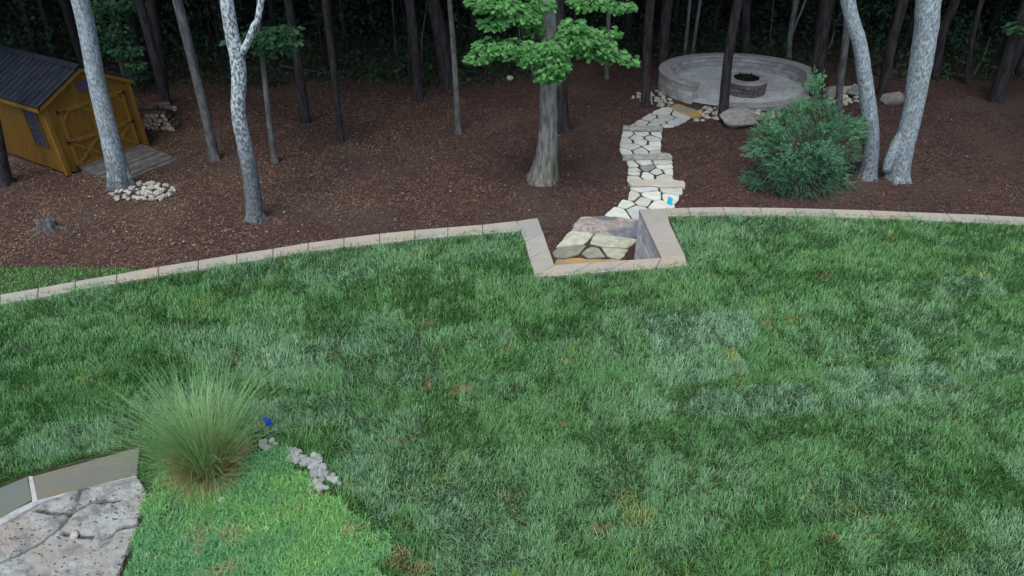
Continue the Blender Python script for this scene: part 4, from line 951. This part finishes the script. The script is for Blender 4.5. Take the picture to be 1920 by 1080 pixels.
def juniper_foliage(parent, blobs, nspr, seed):
    r_ = np.random.default_rng(seed); w_ = np.array([b[3] for b in blobs]); ci = r_.choice(len(blobs), nspr, p=w_ / w_.sum())
    c = np.array([tuple(b[0]) for b in blobs])[ci]; rx = np.array([b[1] for b in blobs])[ci]; rz_ = np.array([b[2] for b in blobs])[ci]
    d = r_.normal(size=(nspr, 3)); d /= np.linalg.norm(d, axis=1)[:, None]; rad = np.stack([rx, np.minimum(rx, .75), rz_], 1); f = (.35 + .65 * r_.random(nspr)) ** .6
    p = c + d * rad * f[:, None]
    ns = 190; sub = p[:ns]; own = r_.integers(0, ns, nspr); toff = r_.normal(0, .085, (nspr, 3)); useg = r_.random(nspr) < .8; p = np.where(useg[:, None], sub[own] + toff, p); subb = r_.uniform(.5, 1.6, ns)[own]
    root = np.array(tuple(jb)) + np.array([0, 0, .5])
    out = p - root; out /= np.linalg.norm(out, axis=1)[:, None]; out = out + np.array([0, 0, .35]) + r_.normal(0, .35, (nspr, 3)); out /= np.linalg.norm(out, axis=1)[:, None]
    nl = 26; t = np.linspace(0, 1, nl)[None, :, None]; Ls = r_.uniform(.10, .22, nspr)
    side = np.cross(out, r_.normal(size=(nspr, 3))); side /= np.linalg.norm(side, axis=1)[:, None]; s2 = np.cross(out, side)
    pos = p[:, None] + out[:, None] * t * Ls[:, None, None] + np.array([0, 0, -.06]) * t ** 2
    an = r_.uniform(0, 6.28, (nspr, nl, 1)); rd = side[:, None] * np.cos(an) + s2[:, None] * np.sin(an)
    ld = out[:, None] * .75 + rd * .65; ld /= np.linalg.norm(ld, axis=2)[..., None]; ll = (.046 * (1 - t * .5)) * r_.uniform(.7, 1.3, (nspr, nl, 1)); wd = np.cross(ld, r_.normal(size=(nspr, nl, 3))); wd /= np.linalg.norm(wd, axis=2)[..., None]
    a = pos; b = pos + ld * ll * .5 + wd * .0055; e = pos + ld * ll; g2 = pos + ld * ll * .5 - wd * .0055
    V = np.stack([a, b, e, g2], 2).reshape(-1, 3)
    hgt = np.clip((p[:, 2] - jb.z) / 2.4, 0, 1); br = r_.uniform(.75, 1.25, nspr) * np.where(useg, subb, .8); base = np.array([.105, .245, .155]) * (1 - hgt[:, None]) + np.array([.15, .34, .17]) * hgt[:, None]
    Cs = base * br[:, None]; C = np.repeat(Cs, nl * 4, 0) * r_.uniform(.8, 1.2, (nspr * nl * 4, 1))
    F = np.arange(nspr * nl)[:, None] * 4 + np.array([[0, 1, 2, 3]])
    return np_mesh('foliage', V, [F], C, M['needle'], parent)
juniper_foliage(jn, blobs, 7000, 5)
st2 = MB()
for px, py in ((1497, 250), (1450, 290), (1560, 280), (1528, 165), (1420, 330), (1590, 300)):
    q = Q(px, py, jb.y); st2.tube([jb + Vector((0, 0, -.1)), (jb + q) / 2 + Vector((0, 0, .1)), q], [.045, .02, .005], 6)
st2.build('stem', M['twig'], jn)

# ------------------------------------------------------------------ near left: coping stones and rock slab, ground cover
def stone_poly(name, pts, z0, z1, m, col=(1, 1, 1), parent=None, amp=.0):
    q = [tuple(P(a, b, z1))[:2] for a, b in pts]; mb = MB(); mb.prism(rough_poly(q, amp) if amp else q, z0, z1, col, .008); return mb.build(name, m, parent)
cl = P(120, 900, 0); cw = empty('landing', cl, 0, 'stone landing edge at the lower left with smooth grey green coping on rough fractured rock', 'stone landing')
stone_poly('coping_stone', [(62, 893), (262, 838), (257, 889), (70, 936)], -.3, .10, M['coping'], (1, 1, 1), cw)
stone_poly('coping_stone', [(-330, 1010), (-150, 960), (0, 915), (52, 893), (60, 936), (0, 970), (-200, 1060), (-330, 1120)], -.3, .10, M['coping'], (.86, .98, 1.08), cw)
stone_poly('mortar_joint', [(53, 892), (61, 892), (71, 940), (60, 940)], -.3, .092, M['mortar'], (1, 1, 1), cw)
stone_poly('mortar_joint', [(-320, 1118), (-200, 1056), (0, 968), (70, 936), (255, 885), (256, 894), (150, 917), (72, 944), (0, 984), (-200, 1075), (-320, 1135)], -.3, .086, M['mortar'], (1, 1, 1), cw)
# rough rock slab: subdivided and displaced sheet with thickness
rp_px = [(-330, 1140), (-200, 1076), (0, 984), (72, 944), (150, 917), (256, 892), (272, 915), (275, 935), (262, 960), (255, 1000), (235, 1040), (215, 1090), (190, 1200), (-300, 1300)]
RPX = [tuple(P(a, b, .06))[:2] for a, b in rp_px]
xs_ = np.arange(-7.5, max(p[0] for p in RPX), .014); ys_ = np.arange(2.6, max(p[1] for p in RPX), .014)
gx_, gy_ = np.meshgrid(xs_, ys_); ins = inpoly(gx_, gy_, RPX); hz = .055 + .05 * (fbm(gx_, gy_, 3.0) - .5) + .05 * (fbm(gx_, gy_, 9) - .5)
crk = np.zeros(gx_.shape); cr = [[(150, 917), (137, 962), (115, 985), (80, 1015), (0, 1055)], [(65, 955), (130, 964)], [(115, 1000), (172, 1006)], [(205, 1003), (225, 988), (258, 985)], [(130, 964), (170, 940), (225, 938)]]
for ln in cr:
    q = [P(a, b, .06) for a, b in ln]
    for i in range(len(q) - 1):
        a, b = q[i], q[i + 1]; ex, ey = b.x - a.x, b.y - a.y; L2 = ex * ex + ey * ey; t = np.clip(((gx_ - a.x) * ex + (gy_ - a.y) * ey) / L2, 0, 1)
        dd = np.hypot(gx_ - a.x - t * ex + .02 * (vnoise(gx_, gy_, 9) - .5), gy_ - a.y - t * ey + .03 * (vnoise(gx_, gy_, 8) - .5)); hz -= .05 * np.exp(-(dd / .016) ** 2); crk = np.maximum(crk, np.exp(-(dd / .015) ** 2))
mb = MB(); ids = -np.ones(gx_.shape, int); vv = []
for j in range(gx_.shape[0]):
    for i in range(gx_.shape[1]):
        if ins[j, i]: ids[j, i] = len(vv); vv.append((gx_[j, i], gy_[j, i], hz[j, i]))
ff = []; fcol = []
for j in range(gx_.shape[0] - 1):
    for i in range(gx_.shape[1] - 1):
        q = (ids[j, i], ids[j, i + 1], ids[j + 1, i + 1], ids[j + 1, i])
        if min(q) >= 0: ff.append(list(q)); fcol.append(1 - .85 * crk[j, i])
mb.add(vv, ff); mb.c = [(a, a, a) for a in fcol]; ro_ = mb.build('rock_slab', M['rockface'], cw, smooth=True)
sm = ro_.modifiers.new('thickness', 'SOLIDIFY'); sm.thickness = .12; sm.offset = -1

COPX = [tuple(P(a, b, 0))[:2] for a, b in [(-330, 1000), (0, 905), (62, 886), (265, 832), (262, 890), (280, 925), (262, 975), (235, 1045), (190, 1200), (-400, 1300)]]
CVX = [tuple(P(a, b, 0))[:2] for a, b in [(275, 925), (300, 905), (420, 900), (480, 850), (515, 842), (548, 870), (575, 905), (610, 935), (650, 970), (705, 1010), (722, 1035), (700, 1060), (745, 1150), (190, 1200), (235, 1045), (262, 975)]]
# ground cover: creeping leafy stems
n = 90000; bx = (min(p[0] for p in CVX), max(p[0] for p in CVX)); by = (min(p[1] for p in CVX), max(p[1] for p in CVX))
x = rng.uniform(*bx, n); y = rng.uniform(*by, n); jx = x + .26 * (vnoise(x, y, 5) - .5) + .08 * (vnoise(x, y, 19) - .5); jy = y + .26 * (vnoise(y, x, 5) - .5); k_ = inpoly(jx, jy, CVX); x, y = x[k_], y[k_]
bare = fbm(x + 5, y, 2.6); dry = P(440, 1010, 0); dd = np.hypot((x - dry.x) / .22, (y - dry.y) / .2); dry2 = P(660, 1000, 0); dd2 = np.hypot((x - dry2.x) / .22, (y - dry2.y) / .12)
isdry = (dd < 1 - .5 * vnoise(x, y, 9)) | (dd2 < 1 - .5 * vnoise(x, y, 9)) | ((fbm(x, y, 5) > .72)); keep = (bare < .66) | (rng.random(len(x)) < .4)
x, y, isdry = x[keep], y[keep], isdry[keep]; n = len(x); hh = .03 + .07 * fbm(x, y, 3.5)
base = np.stack([x, y, hh * rng.random(n)], 1); tone = rng.random((n, 1)); big = fbm(x, y, 1.8)[:, None]
c1 = np.array([.14, .36, .10]) * (1 - tone) + np.array([.32, .64, .20]) * tone; c2 = np.array([.10, .29, .11]) * (1 - tone) + np.array([.23, .53, .23]) * tone
bw = np.clip((big - .5) * 4 + .5 + rng.normal(0, .25, (n, 1)), 0, 1); col = c1 * bw + c2 * (1 - bw); isdry &= rng.random(n) < .55; col[isdry] = np.array([.40, .42, .21]) * rng.uniform(.6, 1.4, (isdry.sum(), 1))
V, Fb, Cb = blades(base, rng.uniform(0, 6.28, n), rng.uniform(.04, .10, n), rng.uniform(.006, .013, n), rng.uniform(.4, 1.4, n), col)
o = np_mesh('ground_cover', V, Fb, Cb, M['cover']); tag(o, 'bright green creeping ground cover with dry patches at the lower left', 'ground cover', kind='stuff')
for px, py, s_ in ((415, 937, .05), (277, 1040, .04), (139, 1003, .05), (500, 990, .03)):
    p = P(px, py, .06); me = rock_mesh('pebble', M['cobble'], px, 2, .3, .7, 5); place_rock(me, p, s_, 'pebble', {415: 'grey pebble on the ground cover below the tall grass clump', 277: 'pale flat pebble at the left side of the ground cover', 139: 'small white stone lying on the fractured rock landing', 500: 'small pebble in the middle of the ground cover'}[px], 'pebble')

# ------------------------------------------------------------------ lawn grass
u_dir = P(1410, 587, 0) - P(1225, 606, 0); th = math.atan2(u_dir.y, u_dir.x)
def grass_field(n, x0, x1, y0, y1, wid, ln, seed, frust=True):
    r_ = np.random.default_rng(seed); x = r_.uniform(x0, x1, n); y = r_.uniform(y0, y1, n)
    jx = x + .05 * (vnoise(x, y, 9) - .5); jy = y + .07 * (vnoise(y, x, 11) - .5)
    k = inpoly(jx, jy, LP + [(LP[-1][0], -5), (LP[0][0], -5)]) & ~inpoly(x, y, COPX) & ~inpoly(jx, jy, CVX)
    if frust: k &= (np.abs(x) < 3.6 + .80 * (y + 3.0))
    x, y = x[k], y[k]; n = len(x)
    u = x * math.cos(th) + y * math.sin(th); v = -x * math.sin(th) + y * math.cos(th)
    row = np.floor(v / .62).astype(int); off = (row * 7919 % 13) / 13 * 1.4; ci = np.floor((u + off) / 1.4).astype(int)
    h = _tab[row % 256, ci % 256]; h2 = _tab[(row + 91) % 256, (ci + 17) % 256]; h3 = _tab[(row + 31) % 256, (ci + 77) % 256]
    eu = np.abs(((u + off) / 1.4) % 1 - .5) * 2; ev = np.abs((v / .62) % 1 - .5) * 2
    nz = fbm(x, y, 1.1); nf = fbm(x, y, 5.0); nf2 = fbm(x + 40, y, 2.4)
    pale = np.clip((h - .60) * 1.8, 0, .6) * np.clip(nf2 * 2, 0, 1) + np.clip((nz - .58) * 1.4, 0, .22) + np.clip((fbm(x + 11, y, 3.2) - .55) * 2, 0, .3)  # paler turf pieces: piece tone plus sheen of the blade lay, as colour
    for poly, s in (([(1195, 610), (1225, 600), (1405, 586), (1418, 640), (1400, 655), (1235, 668)], 1.1), ([(1290, 735), (1500, 720), (1560, 778), (1380, 790), (1290, 782)], .95), ([(1530, 705), (1760, 682), (1830, 748), (1570, 775)], .85),
                    ([(310, 610), (560, 625), (640, 680), (560, 740), (350, 680)], .6), ([(630, 790), (790, 770), (800, 900), (720, 990), (640, 900)], .7), ([(1290, 420), (1370, 420), (1385, 480), (1300, 490)], .5), ([(540, 470), (760, 460), (800, 500), (560, 560)], .45),
                    ([(850, 850), (1250, 830), (1400, 960), (1300, 1060), (900, 980)], .4), ([(985, 620), (1190, 600), (1200, 680), (1000, 700)], .4), ([(1840, 960), (1940, 960), (1940, 1040), (1850, 1010)], .6), ([(1480, 545), (1600, 600), (1590, 690), (1470, 640)], .3)):
        q = [tuple(P(a, b, 0))[:2] for a, b in poly]; m_ = inpoly(x + .05 * (vnoise(x, y, 6) - .5), y + .05 * (vnoise(y, x, 6) - .5), q); pale = np.where(m_, np.maximum(pale, s * (.6 + .6 * nf)), pale)
    pale = np.clip(pale, 0, 1.1)
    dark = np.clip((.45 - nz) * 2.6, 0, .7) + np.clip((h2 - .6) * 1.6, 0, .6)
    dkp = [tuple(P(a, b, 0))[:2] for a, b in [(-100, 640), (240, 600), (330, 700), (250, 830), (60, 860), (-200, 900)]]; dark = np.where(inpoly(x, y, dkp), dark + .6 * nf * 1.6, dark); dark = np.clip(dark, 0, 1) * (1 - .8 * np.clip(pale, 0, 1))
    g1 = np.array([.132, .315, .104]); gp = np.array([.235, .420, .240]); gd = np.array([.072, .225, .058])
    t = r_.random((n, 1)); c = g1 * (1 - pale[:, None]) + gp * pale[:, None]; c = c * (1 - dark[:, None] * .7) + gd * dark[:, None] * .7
    c = c * (.55 + 1.0 * t)
    yel = (fbm(x + 90, y + 3, 2.2) > .78) | ((ev > .93) & (h3 > .72) & (nf > .5))
    tan = np.zeros(n, bool)
    for px, py, rx, ry in ((865, 735, .17, .11), (800, 725, .08, .14), (795, 610, .1, .08), (950, 655, .1, .12), (1055, 800, .10, .05), (1062, 682, .06, .04), (750, 830, .12, .06), (955, 935, .12, .05), (735, 1045, .2, .14), (780, 1070, .2, .1), (600, 930, .1, .12), (1540, 520, .16, .1), (1440, 610, .1, .15), (1130, 995, .16, .08), (500, 800, .12, .05), (1560, 1010, .12, .05)):
        q = P(px, py, 0); tan |= (np.hypot((x - q.x) / rx, (y - q.y) / ry) + .6 * (vnoise(x, y, 14) - .5) < 1) & (r_.random(n) < .8)
    c[yel] = c[yel] * np.array([1.45, 1.05, .8]); c[tan] = np.array([.34, .34, .155]) * (.6 + .7 * t[tan])
    dd = r_.random(n) < .03; c[dd] = np.array([.22, .24, .11]) * (.6 + .8 * t[dd])
    # lay of the blades: per turf piece plus swirls
    ang = h3 * 6.28 + (fbm(x, y, 1.6) - .5) * 9 + (fbm(x + 7, y, 7) - .5) * 5 + r_.normal(0, 1.15, n)
    lean = np.clip(r_.normal(.55, .3, n) , .05, 1.3); L_ = ln * r_.uniform(.6, 1.3, n) * (.7 + .6 * nf); L_[tan] *= .8
    gap = (ev > .955) | (eu > .975); L_[gap] *= .75
    clump = .02 * (nf - .5)
    z = np.zeros(n) + clump * 0
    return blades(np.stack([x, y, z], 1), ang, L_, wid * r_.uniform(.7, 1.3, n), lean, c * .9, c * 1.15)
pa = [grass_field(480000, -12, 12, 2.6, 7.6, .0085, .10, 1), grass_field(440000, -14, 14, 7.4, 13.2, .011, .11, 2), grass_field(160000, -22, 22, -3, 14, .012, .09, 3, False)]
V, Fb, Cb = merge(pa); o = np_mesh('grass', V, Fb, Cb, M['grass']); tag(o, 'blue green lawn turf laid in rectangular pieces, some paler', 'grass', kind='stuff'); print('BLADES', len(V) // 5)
# lower lawn beyond the wall at the left
n = 90000; q = [G(a, b) for a, b in [(-700, 512), (0, 502), (150, 503), (262, 506), (300, 520), (0, 600), (-700, 760)]]; q = [(p.x, p.y) for p in q]
x = rng.uniform(min(p[0] for p in q), max(p[0] for p in q), n); y = rng.uniform(min(p[1] for p in q), max(p[1] for p in q), n); k_ = inpoly(x, y + .12 * (vnoise(x, y, 5) - .5), q) & ~inpoly(x, y, LPX); x, y = x[k_], y[k_]; n = len(x)
t = rng.random((n, 1)); c = np.array([.13, .36, .10]) * (.6 + .8 * t)
V, Fb, Cb = blades(np.stack([x, y, gz(x, y) - .01], 1), rng.uniform(0, 6.28, n), rng.uniform(.05, .09, n), rng.uniform(.010, .018, n), rng.uniform(.2, 1.1, n), c); o = np_mesh('lower_grass', V, Fb, Cb, M['grass']); tag(o, 'strip of bright grass below the wall at the left edge', 'grass', kind='stuff')

# ------------------------------------------------------------------ ornamental grass clump
ob = P(392, 882, 0); og = empty('ornamental_grass', ob, 0, 'large fountain grass clump with tan base at the lower left of the lawn', 'plant')
def arcs(n, L0, L1, lean0, lean1, wd, cA, cB, seed, r0=.14, seg=7, gcurve=1.0):
    r_ = np.random.default_rng(seed); a = r_.uniform(0, 6.28, n); q = r_.random(n) ** .5; base = np.stack([ob.x + np.cos(a) * q * r0, ob.y + np.sin(a) * q * r0, np.zeros(n)], 1)
    ha = a + r_.normal(0, .5, n); L_ = L0 + (L1 - L0) * r_.random(n) ** 1.3; lean = np.abs(lean0 + (lean1 - lean0) * q * r_.uniform(.3, 1.2, n) + r_.normal(0, .08, n)); cv = r_.uniform(.15, 1.5, n) * gcurve
    h = np.stack([np.cos(ha), np.sin(ha), np.zeros(n)], 1); s = np.stack([-np.sin(ha), np.cos(ha), np.zeros(n)], 1); up = np.array([0, 0, 1.0]); pos = base.copy(); rows = []
    for i in range(seg + 1):
        w_ = wd * (1 - (i / seg) ** 2 * .85); rows.append((pos - s * w_ / 2, pos + s * w_ / 2)); ll = lean + cv * (i / seg) ** 2.2; pos = pos + (h * np.sin(ll)[:, None] + up * np.cos(ll)[:, None]) * (L_ / seg)[:, None]
    V = np.stack([v for r in rows for v in r], 1).reshape(-1, 3); k = 2 * (seg + 1); F = []
    for i in range(seg): F.append(np.arange(n)[:, None] * k + np.array([[2 * i, 2 * i + 1, 2 * i + 3, 2 * i + 2]]))
    t = r_.random((n, 1, 1)); gr = np.linspace(0, 1, k)[None, :, None]; C = np.array(cA) * (1 - gr) + np.array(cB) * gr; C = C * (.7 + .6 * t)
    return V, [np.concatenate(F)], C.reshape(-1, 3)
V, F_, C_ = arcs(1150, .6, 1.55, .0, .74, .006, (.24, .32, .10), (.25, .50, .22), 8, .20); np_mesh('blades', V, F_, C_, M['blade'], og)
V, F_, C_ = arcs(2000, .18, .5, .1, 1.25, .007, (.48, .28, .14), (.62, .48, .25), 9, .25, 4); np_mesh('dead_base', V, F_, C_, M['blade'], og)
V, F_, C_ = arcs(90, 1.1, 1.6, .5, 1.15, .004, (.20, .24, .10), (.30, .34, .18), 10, .14, 7, .6); np_mesh('seed_stalks', V, F_, C_, M['blade'], og)

# ------------------------------------------------------------------ marker flags
def flag(p, h, m, label, s=.11, rz_=0.3, hh=.1):
    e = empty('marker_flag', p, rz_, label, 'marker flag'); w_ = MB(); w_.tube([(0, 0, -.05), (0, 0, h)], [.003, .003], 6); w_.build('wire', M['wire'], e, local=True)
    f_ = MB(); n = 6; vs = []
    for i in range(n + 1):
        u = i / n; yy = .012 * math.sin(u * 5)
        for z in (h, h - hh): 
            for d in (-.001, .001): vs.append((u * s, yy + d, z - .04 * u))
    fs = []
    for i in range(n):
        b = i * 4; fs += [[b, b + 4, b + 6, b + 2], [b + 1, b + 3, b + 7, b + 5], [b, b + 1, b + 5, b + 4], [b + 2, b + 6, b + 7, b + 3]]
    f_.add(vs, fs); f_.build('pennant', m, e, local=True)
flag(P(500, 806, 0), .24, M['bluefl'], 'small dark blue marker flag in the lawn beside the fountain grass', .09, .1, .16)
fl = P(1252, 386, CAPZ); flag(Vector((fl.x, fl.y + .06, GLOW)), 1.54, M['cyanfl'], 'small cyan marker flag behind the wall caps at the foot of the stone path', .10, .1, .17)

# ------------------------------------------------------------------ litter on the mulch
n = 170000; x = rng.uniform(-15, 15, n); y = rng.uniform(9, 26, n); k_ = (np.abs(x) < 1.5 + .8 * (y + 2)) & ~inpoly(x, y, LPX) & (onoval(x, y) > RO + .05)
x, y = x[k_], y[k_]; pth = np.zeros(len(x), bool)
for z, out, cen, mm in secs: pth |= inpoly(x, y, [tuple(P(*c3(a, b), z))[:2] for a, b in out])
pth |= inpoly(x, y, [tuple(P(*c5(a, b), LDz))[:2] for a, b in lo]) | inpoly(x, y, q); sh = [shed.matrix_world @ Vector(v) for v in ()]
ca, sa = math.cos(rz), math.sin(rz); lx = (x - A.x) * ca + (y - A.y) * sa; ly = -(x - A.x) * sa + (y - A.y) * ca
pth |= (lx > 0) & (lx < SW) & (ly > -.02) & (ly < SL); pth |= (lx > .3) & (lx < SW - .22) & (ly > -1.6) & (ly < 0) & (rng.random(len(x)) < .97)
x, y = x[~pth], y[~pth]; n = len(x); patch = fbm(x, y, .5)[:, None]; t = rng.random((n, 1))
red = np.array([.138, .092, .086]); straw = np.array([.24, .155, .105]); mixw = np.clip((patch - .42) * 5 - .0 + (-x[:, None] - 1) * .12, 0, 1) * .8
c = (red * (1 - mixw) + straw * mixw) * (.35 + 1.3 * t) * (.62 + .85 * fbm(x + 30, y * 1.4, .9)[:, None] ** 1.2) * np.array([1.12, 1.1, 1.08])
pale_ = rng.random(n) < .02; c[pale_] = np.array([.24, .21, .18]) * (.5 + t[pale_])
base = np.stack([x, y, gz(x, y) + .005 + .02 * rng.random(n)], 1)
V, Fb, Cb = blades(base, rng.uniform(0, 6.28, n), rng.uniform(.04, .13, n), rng.uniform(.006, .016, n), rng.uniform(1.2, 1.55, n), c, curl=.15)
o = np_mesh('mulch_litter', V, Fb, Cb, M['litter']); tag(o, 'brown pine straw and bark shreds covering the ground under the trees', 'mulch', kind='stuff')
n = 4200; x = rng.uniform(-14, 13, n); y = rng.uniform(10, 24, n); w8 = np.clip(.75 - (x + 2) * .12, .12, 1); k_ = (rng.random(n) < w8) & ~inpoly(x, y, LPX) & (onoval(x, y) > RO + .1)
lx = (x - A.x) * ca + (y - A.y) * sa; ly = -(x - A.x) * sa + (y - A.y) * ca; k_ &= ~((lx > 0) & (lx < SW) & (ly > 0) & (ly < SL)); x, y = x[k_], y[k_]; n = len(x)
ang = rng.uniform(0, 6.28, n); s_ = rng.uniform(.02, .075, n); shp = ROUND; sx = shp[:, 0][None] * s_[:, None] * 1.2; sy = shp[:, 1][None] * s_[:, None]
tl = rng.uniform(-.4, .4, (n, 1)); VX = x[:, None] + sx * np.cos(ang)[:, None] - sy * np.sin(ang)[:, None]; VY = y[:, None] + sx * np.sin(ang)[:, None] + sy * np.cos(ang)[:, None]; VZ = gz(x, y)[:, None] + .03 + sx * tl + np.abs(sx) * .4
t = rng.random((n, 1)); c = np.array([.16, .13, .095]) * (1 - t) + np.array([.34, .31, .26]) * t
o = np_mesh('leaf_litter', np.stack([VX, VY, VZ], -1).reshape(-1, 3), [np.arange(n)[:, None] * len(shp) + np.arange(len(shp))[None]], np.repeat(c, len(shp), 0), M['litter']); tag(o, 'scattered pale dead leaves lying on the mulch', 'leaves', kind='stuff')
for o in list(COL.objects):
    if o.type == 'MESH' and o.users_scene and o.name.startswith('tmp'): bpy.data.objects.remove(o)
